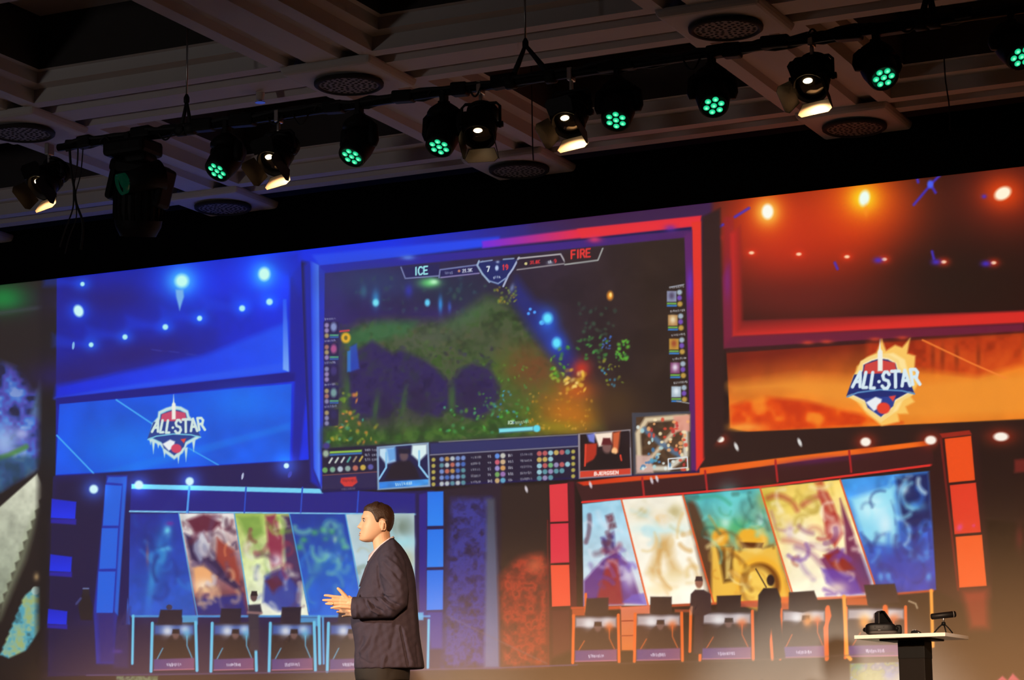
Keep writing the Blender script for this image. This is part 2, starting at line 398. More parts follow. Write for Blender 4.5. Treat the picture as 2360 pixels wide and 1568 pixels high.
def paint(P, rs):
    full = (-3000, -400, 5400, 2600)
    sl, X, Y = P._sl(*full)
    # --- black level of the picture
    P.C[sl] = (20, 13, 11)
    # ============ the neighbouring picture at the far left
    P.poly([(-3000, 900), (-3000, 1560), (96, 1560), (110, 700), (120, 640), (-3000, 1000)], (24, 17, 14), 20)
    P.glow(8, 688, 58, 34, (8, 120, 48), .95)
    P.line([(-400, 780), (0, 722), (128, 704)], 7, (52, 58, 62), 10, .8)
    P.poly([(-600, 860), (0, 835), (40, 850), (70, 900), (100, 905), (106, 1030), (85, 1080), (0, 1130), (-600, 1200)],
           cloudy([(24, 26, 60), (40, 56, 140), (72, 70, 170), (60, 110, 200), (120, 150, 210)], 34, 5), 22)
    P.glow(10, 1020, 34, 40, (150, 180, 226), .9); P.glow(50, 1000, 16, 12, (170, 180, 226), .8)
    P.poly([(70, 955), (92, 880), (104, 900), (100, 975)], (84, 116, 150), 12, .7)
    P.line([(-200, 1120), (20, 1050), (60, 1030)], 12, (70, 130, 50), 8, .8)
    P.poly([(-300, 1080), (60, 1050), (100, 1060), (70, 1090), (0, 1135), (-300, 1160)], (30, 70, 96), 12, .7)
    # plain pale slanted band with a ragged edge
    band = [(86, 1092), (104, 1132)]
    yy = 1140
    xx = 101
    while yy < 1500:
        band += [(xx, yy + 6), (xx - 11, yy + 14)]
        yy += 24; xx -= 9.2
    band += [(-300, 1700), (-300, 1320), (0, 1168)]
    P.poly(band, grad((80, 1100), (-20, 1420), (204, 206, 184), (120, 130, 110), .18, 26), 5)
    P.poly([(78, 1180), (96, 1160), (60, 1290), (0, 1430), (0, 1390)], (150, 160, 128), 16, .55)
    st = []
    for i in range(8):
        st += [(58 - i * 7.4, 1372 + i * 18), (50 - i * 7.4, 1384 + i * 18)]
    P.poly([(70, 1362), (92, 1352), (94, 1450), (60, 1500), (20, 1518), (6, 1512)] + st[::-1],
           cloudy([(54, 108, 120), (74, 156, 176), (128, 170, 150), (150, 170, 110)], 22, 8), 6)
    P.glow(86, 1330, 7, 9, (230, 190, 130), .9); P.dot(82, 1362, 10, 10, (176, 196, 186), .8)
    P.poly([(92, 640), (131, 640), (118, 1300), (112, 1700), (84, 1700), (88, 1200)], (18, 12, 11), 18, .96)

    # ============ blue half: back wall of the pictured arena
    P.poly([(131, 560), (760, 480), (760, 1070), (128, 1100)], grad((160, 700), (700, 760), (10, 20, 150), (4, 40, 226), .12, 60), 3)
    P.glow(250, 690, 120, 40, (24, 14, 112), .8); P.glow(300, 820, 190, 42, (30, 15, 104), .85, -.2)
    P.glow(170, 870, 80, 26, (28, 14, 100), .8); P.glow(520, 640, 80, 40, (4, 30, 214), .6)
    P.poly([(131, 890), (470, 820), (664, 742), (666, 858), (126, 918)], grad((140, 900), (660, 800), (8, 34, 214), (14, 74, 240), .05), 16)
    P.poly([(300, 888), (660, 836), (666, 858), (126, 918)], (30, 84, 238), 10, .7)
    P.poly([(652, 690), (660, 690), (667, 858), (652, 852)], grad((650, 700), (666, 850), (30, 80, 234), (120, 170, 246)), 4, .9)
    P.poly([(130, 918), (667, 858), (690, 846), (690, 878), (128, 934)], (12, 12, 124), 4)
    P.poly([(668, 640), (700, 600), (708, 900), (690, 1066), (672, 1066), (680, 860), (668, 860)], (14, 22, 150), 8)
    P.poly([(600, 600), (715, 575), (722, 610), (690, 680), (672, 640)], (8, 26, 180), 14, .8)
    P.poly([(137, 932), (672, 885), (668, 1062), (128, 1095)], grad((140, 1000), (660, 950), (0, 74, 214), (0, 86, 222), .16, 70, 9), 3)
    P.glow(300, 1030, 120, 60, (0, 118, 240), .7); P.glow(560, 930, 80, 40, (0, 120, 236), .5)
    P.poly([(215, 1092), (668, 975), (668, 990), (300, 1090)], (20, 130, 240), 8, .35)
    P.line([(268, 922), (352, 978)], 3.6, (60, 160, 240)); P.line([(436, 1034), (503, 1072)], 3.2, (50, 150, 236)); P.line([(131, 1004), (216, 1092)], 3.6, (60, 160, 240))
    # lamps of the pictured arena
    P.add(418, 648, 60, 54, (0, 50, 70)); P.glow(418, 648, 30, 28, (70, 200, 250), .9); P.dot(419, 648, 15, 15, (190, 250, 236), soft=.7)
    P.poly([(405, 668), (422, 668), (424, 684), (414, 716), (406, 684)], (120, 180, 230), 5, .9)
    P.add(608, 634, 60, 50, (0, 44, 60)); P.glow(608, 634, 24, 26, (60, 190, 250), .9); P.dot(609, 632, 13, 15, (196, 250, 236), soft=.6)
    P.glow(181, 717, 26, 24, (10, 70, 240), .9); P.dot(181, 717, 11, 14, (198, 244, 244), ang=-.4, soft=.5)
    for x, y, r in ((190, 655, 5), (621, 696, 7.5), (558, 711, 7), (460, 734, 6), (381, 754, 6.5), (288, 777, 6), (210, 795, 5.5)):
        P.add(x, y, 20, 16, (0, 50, 70))
        P.poly([(x, y - 2), (x - 90, y - 26), (x - 90, y + 6), (x, y + 3)], (10, 60, 230), 14, .35)
        P.dot(x, y, r, r, (170, 234, 240), soft=.6)
    P.dot(169, 797, 3, 9, (150, 210, 240), .8, .1)
    for x, y in ((350, 806), (390, 810), (430, 816)): P.line([(x, y), (x + 22, y + 3)], 2.4, (50, 60, 170), 3, .6)
    # ============ under the blue banner
    P.poly([(122, 1098), (740, 1058), (744, 1140), (1000, 1130), (1030, 1200), (1030, 1540), (110, 1560)], (24, 17, 78), 4)
    P.poly([(112, 1430), (1030, 1430), (1030, 1560), (104, 1566)], (30, 20, 52), 40, .8)
    P.poly([(128, 1110), (250, 1100), (220, 1380), (110, 1500), (116, 1200)], (22, 14, 56), 18, .9)
    for x, y, s in ((119, 1150, 1.), (116, 1278, .88), (111, 1404, .78)):
        P.poly([(x, y), (x + 57 * s, y + 7 * s), (x + 54 * s, y + 47 * s), (x - 2, y + 44 * s)], grad((x, y), (x, y + 44), (16, 30, 190), (20, 44, 232)), 3)
        P.poly([(x - 2, y + 46 * s), (x + 57 * s, y + 47 * s), (x + 56 * s, y + 60 * s), (x - 2, y + 56 * s)], (30, 24, 150), 4)
    P.poly([(246, 1096), (294, 1096), (268, 1440), (262, 1530), (222, 1530), (216, 1410)], (26, 40, 160), 5)
    P.poly([(222, 1410), (266, 1410), (266, 1530), (228, 1530)], (38, 30, 110), 14)
    P.poly([(284, 1100), (292, 1100), (272, 1420), (264, 1410)], (26, 100, 214), 4, .8)
    for q in ([(243, 1118), (281, 1120), (273, 1212), (237, 1212)], [(235, 1218), (272, 1218), (267, 1311), (229, 1312)], [(227, 1318), (266, 1318), (260, 1413), (222, 1413)]):
        P.poly(q, (26, 92, 216), 3)
    P.poly([(250, 1100), (290, 1100), (288, 1116), (246, 1112)], (30, 84, 200), 3)
    P.poly([(303, 1122), (742, 1128), (960, 1138), (960, 1186), (299, 1180)], (26, 26, 124), 3)
    P.poly([(303, 1116), (742, 1127), (744, 1138), (303, 1127)], (112, 206, 240), 3)
    P.line([(299, 1179), (620, 1183), (960, 1186)], 4, (120, 190, 232))
    for x in (437, 567, 697, 827): P.line([(x, 1124), (x - 4, 1182)], 3.4, (30, 70, 190))
    P.line([(437, 1112), (431, 1182)], 4.5, (70, 150, 226))
    for x, y, r in ((216, 1128, 10), (320, 1118, 10), (437, 1110, 9.5), (660, 1074, 6)):
        P.add(x, y, 26, 24, (20, 60, 120)); P.dot(x, y, r, r, (206, 244, 250), soft=.5)
    P.dot(559, 1098, 2.6, 8, (190, 200, 226), .9, .2); P.dot(668, 1094, 4, 8, (60, 70, 190), .9, .4)
    # --- posters on the blue side (plain colour studies, no figures)
    P.poly([(300, 1184), (412, 1184), (455, 1420), (296, 1420)], grad((300, 1184), (400, 1400), (26, 36, 140), (30, 82, 190), .2, 40), 3)
    P.glow(372, 1270, 16, 60, (30, 120, 200), .8, .2); P.glow(386, 1225, 8, 12, (110, 210, 236), .9); P.glow(352, 1330, 10, 60, (50, 150, 214), .7, .15); P.glow(382, 1266, 12, 7, (100, 210, 240), .8)
    P.glow(340, 1275, 4, 26, (170, 90, 90), .6); P.glow(392, 1207, 9, 5, (110, 40, 150), .8)
    P.poly([(412, 1184), (540, 1184), (574, 1420), (452, 1420)], grad((440, 1200), (520, 1400), (226, 224, 220), (120, 50, 60), .2, 30), 3)
    P.poly([(430, 1200), (470, 1185), (510, 1205), (490, 1225), (450, 1230)], (92, 26, 50), 10, .95); P.poly([(425, 1230), (470, 1250), (520, 1300), (560, 1370), (500, 1330), (440, 1290)], (44, 28, 70), 10, .95)
    P.poly([(500, 1240), (540, 1270), (556, 1350), (520, 1320), (498, 1290)], (150, 56, 46), 10, .95); P.poly([(446, 1310), (470, 1300), (500, 1330), (480, 1362), (450, 1366)], (238, 170, 110), 10, .95)
    P.glow(470, 1350, 20, 14, (246, 220, 190), .9); P.poly([(450, 1380), (560, 1370), (570, 1420), (452, 1420)], (40, 40, 120), 12); P.poly([(445, 1230), (470, 1222), (486, 1262), (462, 1300), (446, 1270)], (190, 200, 220), 8, .6)
    P.poly([(540, 1184), (667, 1185), (712, 1420), (574, 1420)], grad((560, 1190), (620, 1400), (176, 196, 96), (224, 228, 206), .22, 34), 3)
    P.poly([(545, 1190), (600, 1186), (610, 1230), (575, 1250)], (110, 150, 60), 14, .8)
    P.poly([(612, 1190), (634, 1186), (652, 1240), (650, 1300), (626, 1310), (618, 1260)], (140, 40, 70), 10, .95); P.poly([(650, 1190), (672, 1190), (700, 1330), (690, 1400), (660, 1330), (656, 1260)], (60, 34, 84), 10, .95)
    P.glow(636, 1292, 14, 14, (236, 226, 230), .9); P.poly([(610, 1330), (650, 1310), (690, 1360), (690, 1405), (640, 1410), (606, 1390)], (44, 60, 150), 10, .95); P.poly([(612, 1340), (640, 1320), (655, 1350), (630, 1370)], (90, 30, 50), 10, .95)
    P.poly([(667, 1185), (796, 1186), (838, 1420), (712, 1420)], grad((700, 1190), (780, 1400), (24, 52, 150), (30, 100, 212), .12, 40), 3)
    for x, y in ((700, 1245), (725, 1228), (745, 1222), (765, 1226), (785, 1245), (795, 1262), (690, 1262), (752, 1240)): P.glow(x, y, 9, 8, (60, 150, 110), .85)
    P.glow(760, 1282, 24, 10, (130, 190, 210), .9); P.glow(735, 1300, 12, 24, (90, 160, 150), .7, .5); P.glow(772, 1245, 7, 10, (150, 196, 170), .8); P.glow(712, 1345, 7, 24, (80, 160, 160), .6, .5); P.glow(770, 1300, 40, 30, (30, 110, 200), .5)
    P.poly([(796, 1186), (955, 1184), (957, 1420), (838, 1420)], grad((810, 1190), (930, 1400), (186, 206, 210), (170, 200, 214), .12, 40), 3)
    P.glow(925, 1215, 30, 28, (100, 118, 100), .8); P.glow(930, 1250, 34, 16, (160, 216, 226), .9); P.glow(935, 1290, 20, 22, (176, 170, 120), .7)
    ar = np.random.RandomState(21)
    art(P, ar, (300, 1184), (412, 1184), (455, 1420), (296, 1420), [(.05, .9, [(24, 70, 170), (40, 120, 200), (20, 40, 130), (60, 160, 214)])], 40)
    art(P, ar, (412, 1184), (540, 1184), (574, 1420), (452, 1420), [(.0, .3, [(96, 28, 50), (230, 226, 224), (60, 24, 50)]), (.25, .7, [(46, 30, 70), (150, 60, 50), (210, 200, 206), (90, 70, 110), (240, 150, 90)]), (.6, .95, [(40, 36, 100), (236, 190, 140), (80, 40, 60)])], 90)
    art(P, ar, (540, 1184), (667, 1185), (712, 1420), (574, 1420), [(.0, .4, [(150, 180, 80), (110, 150, 60), (220, 226, 170)]), (.1, .6, [(140, 40, 70), (90, 40, 84), (226, 224, 206)]), (.5, .95, [(50, 60, 150), (226, 226, 210), (80, 40, 80)])], 80)
    art(P, ar, (667, 1185), (796, 1186), (838, 1420), (712, 1420), [(.1, .5, [(60, 150, 110), (110, 190, 170), (30, 90, 170)]), (.3, .9, [(40, 110, 200), (26, 70, 170), (90, 160, 180)])], 60)
    art(P, ar, (796, 1186), (955, 1184), (957, 1420), (838, 1420), [(.0, .9, [(196, 216, 220), (150, 200, 210), (180, 180, 150), (120, 140, 120)])], 40)
    for a, b in (((412, 1184), (455, 1420)), ((540, 1184), (574, 1400)), ((667, 1185), (712, 1410)), ((796, 1186), (838, 1400))): P.line([a, b], 2.8, (70, 160, 220), 2, .8)
    # --- middle columns and the hexagon mesh
    P.poly([(957, 1140), (1024, 1130), (1030, 1540), (985, 1540), (962, 1420)], (28, 20, 70), 6)
    P.poly([(966, 1140), (984, 1136), (982, 1420), (966, 1420)], (36, 26, 126), 4)
    for q in ([(985, 1134), (1022, 1133), (1022, 1212), (985, 1213)], [(985, 1221), (1022, 1220), (1022, 1307), (984, 1308)], [(984, 1315), (1022, 1314), (1021, 1406), (983, 1407)]):
        P.poly(q, grad(q[0], q[3], (22, 112, 230), (34, 128, 238)), 3)
    P.poly([(983, 1410), (1021, 1410), (1020, 1496), (992, 1496)], (46, 44, 140), 8)
    P.poly([(1024, 1128), (1160, 1110), (1165, 1545), (1024, 1545)], (34, 24, 40), 8)
    P.poly([(1040, 1150), (1130, 1148), (1140, 1535), (1020, 1540), (1030, 1300)], cloudy([(36, 28, 66), (44, 40, 110), (54, 56, 150), (46, 42, 110)], 15, 12, .7), 18, .92)
    P.poly([(1122, 1150), (1140, 1150), (1150, 1400), (1152, 1540), (1116, 1540)], grad((1130, 1150), (1130, 1450), (66, 70, 84), (98, 108, 146)), 10, .95)
    P.poly([(1155, 1120), (1266, 1115), (1268, 1540), (1155, 1545)], (40, 28, 24), 8)
    P.poly([(1152, 1330), (1180, 1300), (1195, 1285), (1250, 1275), (1263, 1300), (1262, 1535), (1158, 1540)], cloudy([(84, 36, 28), (130, 42, 30), (180, 54, 34), (110, 40, 28)], 18, 14, .7), 20, .92)
    P.glow(1232, 1304, 20, 18, (196, 90, 56), .8)
    P.line([(1262, 1200), (1264, 1535)], 3, (130, 26, 26), 3, .7)
    P.poly([(1309, 1110), (1324, 1110), (1330, 1400), (1314, 1400)], (72, 14, 26), 5)
    for q, c in (([(1266, 1118), (1308, 1114), (1310, 1202), (1268, 1204)], (222, 52, 62)), ([(1268, 1208), (1310, 1206), (1312, 1297), (1269, 1299)], (222, 46, 66)), ([(1269, 1303), (1312, 1302), (1315, 1397), (1272, 1399)], (240, 80, 52))):
        P.poly(q, c, 3)
    P.poly([(1268, 1404), (1316, 1402), (1318, 1500), (1270, 1520)], (96, 34, 34), 14, .8)
    P.line([(1030, 1420), (1260, 1530)], 3, (120, 100, 110), 3, .4)

    # ============ red half: arena wall and banner
    P.poly([(1618, 440), (3000, 300), (5400, 100), (5400, 1570), (1618, 1120)], (34, 20, 18), 6)
    P.poly([(1668, 400), (3000, 300), (3000, 730), (2360, 720), (1700, 745)], (34, 15, 12), 10)
    P.glow(1800, 560, 180, 130, (170, 34, 16), .95); P.glow(1960, 520, 150, 120, (206, 44, 8), .85); P.glow(1770, 500, 100, 90, (214, 52, 12), .8); P.glow(1990, 460, 110, 80, (240, 80, 10), .8)
    P.glow(2200, 640, 160, 80, (28, 17, 13), .8); P.glow(1850, 690, 170, 50, (96, 26, 22), .7)
    P.glow(2320, 450, 110, 90, (150, 36, 16), .8)
    P.poly([(1668, 500), (1690, 500), (1698, 740), (2360, 716), (3000, 700), (3000, 730), (2360, 745), (1688, 776), (1668, 800)], (150, 24, 40), 7, .55)
    P.poly([(1688, 742), (2360, 718), (3000, 690), (3000, 715), (2360, 744), (1688, 776)], grad((1700, 735), (1704, 780), (90, 22, 22), (214, 40, 34)), 7)
    P.poly([(1684, 540), (1706, 520), (1712, 750), (1688, 776)], grad((1684, 600), (1712, 600), (206, 34, 32), (130, 26, 24)), 10, .9)
    P.poly([(1664, 640), (1684, 600), (1688, 776), (2360, 746), (2360, 764), (1668, 804)], (120, 26, 60), 7, .8)
    P.glow(1676, 650, 8, 40, (120, 30, 110), .8)
    P.poly([(1668, 806), (2000, 784), (3000, 735), (3000, 760), (2360, 770), (1676, 814)], (52, 20, 22), 4)
    for x in (1862, 1905, 2017, 2080): P.glow(x, 790 - (x - 1862) * .05, 14, 5, (200, 60, 40), .8)
    P.poly([(1674, 814), (2360, 768), (3000, 725), (3000, 940), (2360, 966), (1737, 998), (1683, 986)],
           grad((1900, 800), (1914, 900), (112, 26, 12), (236, 122, 30), .16, 60, 21), 4)
    P.poly([(1680, 890), (1830, 868), (2100, 880), (2360, 858), (3000, 820), (3000, 925), (2360, 960), (2100, 970), (1800, 905), (1690, 905)], (238, 146, 46), 34, .8)
    P.poly([(2000, 860), (2000, 792), (2360, 768), (2360, 840), (2250, 868), (2110, 850)], cloudy([(150, 34, 12), (190, 50, 16), (206, 66, 20)], 40, 22), 18, .8)
    P.poly([(1684, 935), (1760, 915), (1860, 925), (1960, 950), (2080, 975), (1737, 998), (1683, 986)], cloudy([(196, 44, 8), (226, 66, 8), (244, 130, 30)], 46, 25), 14, .9)
    P.glow(1720, 985, 40, 10, (246, 160, 60), .8)
    for x in (2150, 2172, 2205, 2255): P.glow(x, 822, 6, 30, (96, 26, 12), .5)
    P.line([(2126, 784), (2240, 838), (2318, 872)], 3.6, (246, 130, 50), 3, .9)
    # lamps
    P.glow(1769, 489, 40, 44, (250, 120, 10), .8); P.glow(1769, 489, 24, 26, (255, 220, 90), .9); P.dot(1769, 488, 13, 17, (250, 250, 236), soft=.5)
    P.glow(1990, 458, 48, 46, (252, 150, 6), .85); P.glow(1990, 458, 28, 26, (252, 224, 30), .9); P.dot(1992, 457, 12, 18, (236, 252, 240), ang=.2, soft=.6)
    P.glow(2311, 446, 44, 36, (240, 70, 10), .85); P.dot(2311, 446, 20, 14, (255, 244, 214), ang=-.5, soft=.5)
    P.glow(1996, 486, 5, 14, (252, 140, 30), .7)
    for x, y in ((1732, 583), (1841, 586), (1952, 592), (2038, 598), (2175, 604), (2290, 606)):
        P.glow(x, y, 14, 10, (230, 50, 20), .7); P.dot(x, y, 6, 3.6, (250, 200, 160), soft=.8)
    for x, y in ((2024, 600), (2157, 604), (2272, 608)): P.glow(x, y, 11, 7, (60, 40, 200), .85)
    for p in ([(2106, 472), (2150, 420), (2166, 404)], [(2144, 424), (2156, 444)], [(2112, 404), (2116, 420)], [(1650, 528), (1666, 518)], [(1694, 500), (1726, 480)], [(1924, 606), (1930, 620)], [(2148, 580), (2152, 596)]):
        P.line(p, 6, (58, 44, 200), 5, .85)
    P.dot(2144, 425, 7, 9, (70, 90, 236), soft=.8); P.glow(2268, 453, 6, 5, (70, 44, 190), .9); P.glow(1660, 548, 6, 6, (190, 36, 30), .8)
    # ============ under the red banner
    P.poly([(1617, 1000), (2360, 968), (3000, 940), (3000, 1000), (2360, 1005), (2150, 1010), (1617, 1080)], (38, 22, 20), 4)
    P.poly([(1325, 1112), (1600, 1084), (2140, 1020), (2160, 1072), (1342, 1158)], (56, 22, 24), 4)
    P.poly([(1330, 1112), (1520, 1090), (1605, 1080), (1830, 1052), (2140, 1016), (2142, 1027), (1830, 1066), (1605, 1096), (1345, 1120)], grad((1330, 1100), (1760, 1080), (200, 46, 16), (244, 104, 22)), 4)
    P.glow(1880, 1062, 90, 8, (90, 24, 90), .6, -.1)
    for x, y in ((1480, 1102), (1625, 1086), (1787, 1062), (1957, 1040)): P.line([(x, y), (x + 5, y + 48)], 5, (168, 30, 32), 3)
    P.line([(1342, 1158), (1760, 1122), (2150, 1072)], 5, (226, 46, 40))
    for x, y, rx, ry in ((1640, 1012, 8, 6), (1660, 1013, 9, 7), (1995, 1019, 12, 10), (2145, 1015, 13, 10), (2307, 1007, 17, 10)):
        P.glow(x, y, rx * 2, ry * 1.9, (160, 40, 20), .8); P.dot(x, y, rx, ry, (250, 240, 226), soft=.5)
    P.dot(1697, 1030, 4, 10, (230, 230, 226), .9, -.4, .8); P.dot(1843, 1020, 4, 10, (230, 230, 226), .9, -.4, .8)
    for x, y in ((1361, 1118), (1502, 1108), (1514, 1104), (1213, 1128)): P.dot(x, y, 3.2, 8, (214, 206, 214), .9, -.3, .8)
    # --- posters on the red side (plain colour studies, no figures)
    P.poly([(1342, 1162), (1432, 1152), (1492, 1396), (1345, 1398)], grad((1350, 1170), (1430, 1380), (150, 206, 230), (220, 222, 226), .12, 30), 3)
    P.poly([(1345, 1340), (1390, 1290), (1420, 1270), (1450, 1300), (1480, 1390), (1345, 1396)], (90, 40, 120), 9, .95); P.poly([(1372, 1394), (1400, 1290), (1424, 1290), (1436, 1394)], (150, 34, 44), 9, .95)
    P.poly([(1385, 1240), (1415, 1225), (1418, 1270), (1395, 1280)], (70, 60, 130), 9, .95); P.poly([(1396, 1190), (1412, 1184), (1420, 1215), (1404, 1224)], (90, 34, 50), 9, .95); P.glow(1450, 1330, 16, 26, (226, 226, 240), .8)
    P.poly([(1436, 1388), (1456, 1372), (1490, 1366), (1492, 1396)], (110, 90, 190), 6, .8)
    P.poly([(1432, 1152), (1574, 1142), (1644, 1390), (1492, 1396)], grad((1460, 1160), (1560, 1390), (244, 238, 220), (255, 250, 232), .06, 34), 3)
    P.glow(1480, 1180, 22, 16, (190, 176, 120), .8); P.glow(1555, 1180, 20, 18, (186, 170, 110), .8); P.glow(1520, 1220, 60, 14, (196, 232, 232), .85); P.glow(1524, 1196, 14, 12, (226, 170, 90), .9)
    P.poly([(1512, 1240), (1545, 1236), (1552, 1290), (1568, 1320), (1548, 1318), (1530, 1280), (1506, 1330), (1494, 1320), (1510, 1280)], (206, 156, 76), 26, .8); P.glow(1550, 1330, 40, 20, (236, 208, 140), .5); P.glow(1520, 1360, 30, 14, (250, 220, 160), .6)
    P.poly([(1574, 1142), (1752, 1126), (1828, 1388), (1644, 1390)], grad((1650, 1140), (1700, 1380), (70, 180, 190), (220, 150, 40), .16, 36), 3)
    P.poly([(1576, 1145), (1600, 1150), (1640, 1250), (1660, 1380), (1630, 1370)], (84, 44, 24), 14, .9); P.glow(1680, 1165, 26, 40, (110, 216, 216), .8); P.glow(1690, 1215, 50, 20, (60, 180, 100), .7)
    P.glow(1672, 1205, 12, 16, (200, 240, 220), .8); P.glow(1755, 1200, 12, 16, (200, 240, 236), .8)
    P.dot(1734, 1242, 36, 28, (240, 176, 44), soft=.4); P.dot(1660, 1240, 20, 22, (236, 170, 50), soft=.5); P.poly([(1640, 1260), (1700, 1270), (1790, 1260), (1815, 1390), (1640, 1390)], (244, 190, 70), 9, .95)
    P.poly([(1706, 1250), (1760, 1252), (1756, 1264), (1712, 1264)], (92, 44, 14), 5); P.poly([(1652, 1262), (1690, 1262), (1688, 1340), (1668, 1344)], (96, 60, 20), 9, .95); P.poly([(1672, 1262), (1688, 1262), (1680, 1335), (1672, 1335)], (246, 214, 120), 6, .7)
    P.dot(1752, 1345, 55, 62, (246, 180, 50), soft=.2); P.dot(1752, 1350, 46, 52, (120, 64, 16), soft=.2); P.dot(1746, 1352, 36, 44, (250, 206, 90), soft=.4)
    P.poly([(1752, 1126), (1936, 1106), (2024, 1374), (1828, 1386)], grad((1780, 1130), (1860, 1370), (244, 208, 96), (255, 250, 224), .12, 40), 3)
    P.glow(1770, 1150, 24, 24, (190, 170, 50), .8); P.glow(1830, 1170, 26, 26, (240, 210, 80), .8); P.glow(1850, 1260, 30, 60, (255, 246, 226), .8); P.glow(1820, 1225, 10, 18, (190, 150, 210), .6)
    P.poly([(1878, 1114), (1894, 1108), (1920, 1160), (1944, 1230), (1924, 1262), (1902, 1230), (1896, 1170)], (176, 42, 34), 9, .95); P.poly([(1936, 1150), (1964, 1220), (2006, 1340), (2010, 1372), (1960, 1360), (1950, 1280), (1946, 1220)], (110, 30, 70), 9, .95)
    P.glow(1925, 1222, 18, 20, (250, 232, 220), .9); P.poly([(1890, 1290), (1930, 1262), (1980, 1300), (2000, 1360), (1960, 1370), (1920, 1340)], (120, 40, 90), 9, .95); P.poly([(1898, 1280), (1930, 1270), (1970, 1312), (1930, 1320)], (150, 30, 20), 9, .95)
    P.poly([(1892, 1310), (1920, 1312), (1970, 1330), (1990, 1370), (1940, 1374), (1904, 1345)], (96, 56, 170), 9, .8); P.glow(1930, 1355, 24, 14, (250, 226, 190), .7)
    P.poly([(1936, 1106), (2144, 1086), (2158, 1360), (2024, 1374)], grad((1960, 1110), (2100, 1360), (60, 150, 226), (30, 60, 170), .3, 44, 31), 3)
    P.poly([(1960, 1150), (2060, 1120), (2070, 1260), (1994, 1250)], (150, 230, 244), 16, .85); P.glow(2010, 1170, 34, 30, (220, 250, 252), .8); P.glow(2040, 1210, 18, 30, (240, 250, 250), .6)
    P.poly([(2064, 1100), (2140, 1090), (2148, 1200), (2110, 1250), (2080, 1220)], (16, 26, 80), 12, .9); P.glow(2082, 1128, 12, 12, (206, 220, 230), .8); P.glow(2110, 1168, 20, 10, (110, 200, 236), .8)
    P.glow(2060, 1310, 70, 40, (36, 56, 160), .8)
    for x, y in ((2095, 1220), (2120, 1222), (2100, 1276), (2136, 1280), (2048, 1328), (2030, 1330), (2140, 1330)): P.glow(x, y, 7, 10, (80, 160, 230), .8)
    art(P, ar, (1342, 1162), (1432, 1152), (1492, 1396), (1345, 1398), [(.0, .5, [(180, 220, 236), (226, 230, 240), (90, 40, 60)]), (.3, .95, [(96, 50, 140), (150, 40, 60), (226, 224, 240), (120, 90, 190)])], 60)
    art(P, ar, (1432, 1152), (1574, 1142), (1644, 1390), (1492, 1396), [(.0, .4, [(200, 190, 140), (240, 236, 220), (190, 226, 230)]), (.35, .95, [(206, 150, 70), (252, 240, 210), (226, 190, 120)])], 70)
    art(P, ar, (1574, 1142), (1752, 1126), (1828, 1388), (1644, 1390), [(.0, .4, [(110, 216, 210), (50, 160, 120), (40, 90, 80)]), (.4, .95, [(246, 200, 80), (200, 130, 30), (120, 70, 20), (250, 226, 150)])], 90)
    art(P, ar, (1752, 1126), (1936, 1106), (2024, 1374), (1828, 1386), [(.0, .4, [(240, 206, 90), (250, 236, 180), (190, 160, 60)]), (.1, .6, [(170, 50, 50), (255, 244, 220), (120, 50, 110)]), (.5, .95, [(110, 60, 160), (250, 230, 200), (140, 40, 40)])], 90)
    art(P, ar, (1936, 1106), (2144, 1086), (2158, 1360), (2024, 1374), [(.0, .5, [(150, 226, 244), (40, 110, 210), (20, 40, 110), (220, 246, 250)]), (.4, .95, [(40, 60, 160), (70, 140, 220), (30, 40, 120)])], 90)
    for a, b in (((1432, 1152), (1494, 1396)), ((1574, 1142), (1644, 1388)), ((1752, 1126), (1830, 1380)), ((1936, 1106), (2024, 1372))): P.line([a, b], 4, (232, 86, 36), 2.5, .9)
    # right-hand column of lit panes
    P.poly([(2140, 1090), (2170, 1005), (2250, 1000), (2290, 1380), (2210, 1390), (2160, 1360)], (44, 20, 20), 8)
    P.line([(2168, 1010), (2208, 1360)], 5, (120, 26, 24), 4, .9)
    P.poly([(2165, 1000), (2234, 992), (2240, 1002), (2172, 1010)], (150, 36, 24), 3)
    for q, c in (([(2177, 1012), (2238, 1005), (2247, 1107), (2187, 1113)], (236, 76, 26)), ([(2189, 1119), (2249, 1113), (2261, 1227), (2200, 1232)], (226, 58, 36)), ([(2202, 1238), (2263, 1233), (2274, 1351), (2211, 1355)], (242, 92, 38))):
        P.poly(q, c, 3)
    P.poly([(2216, 1362), (2276, 1358), (2280, 1450), (2236, 1450)], (180, 52, 36), 22, .7)
    P.glow(2212, 1216, 6, 8, (220, 70, 150), .8, .5); P.glow(2244, 1212, 4, 4, (220, 60, 120), .8)
    P.poly([(2338, 1060), (2700, 1030), (2700, 1070), (2338, 1090)], (120, 34, 30), 8, .8); P.glow(2350, 1240, 10, 30, (90, 22, 26), .8)

    # ============ the big centre panel: glowing surround
    P.poly([(694, 600), (694, 420), (1640, 380), (1622, 560), (1612, 1090), (742, 1136), (712, 1060)], (20, 16, 70), 4)
    P.poly([(690, 600), (690, 420), (1640, 360), (1640, 512), (1160, 560), (730, 612)], grad((900, 560), (1330, 500), (6, 40, 226), (54, 24, 70)), 12)
    P.poly([(1210, 470), (1640, 420), (1640, 500), (1230, 530)], (52, 22, 64), 40, .5)
    P.poly([(720, 588), (1150, 546), (1152, 566), (736, 616)], (24, 66, 236), 9)
    P.poly([(736, 612), (1590, 530), (1586, 556), (748, 632)], grad((740, 620), (1590, 550), (20, 30, 180), (70, 26, 90)), 4)
    P.poly([(1110, 556), (1350, 526), (1616, 498), (1612, 520), (1350, 548), (1112, 572)], grad((1110, 560), (1330, 540), (110, 34, 220), (226, 36, 66)), 6)
    P.poly([(1330, 528), (1616, 498), (1612, 520), (1340, 549)], (228, 40, 52), 5)
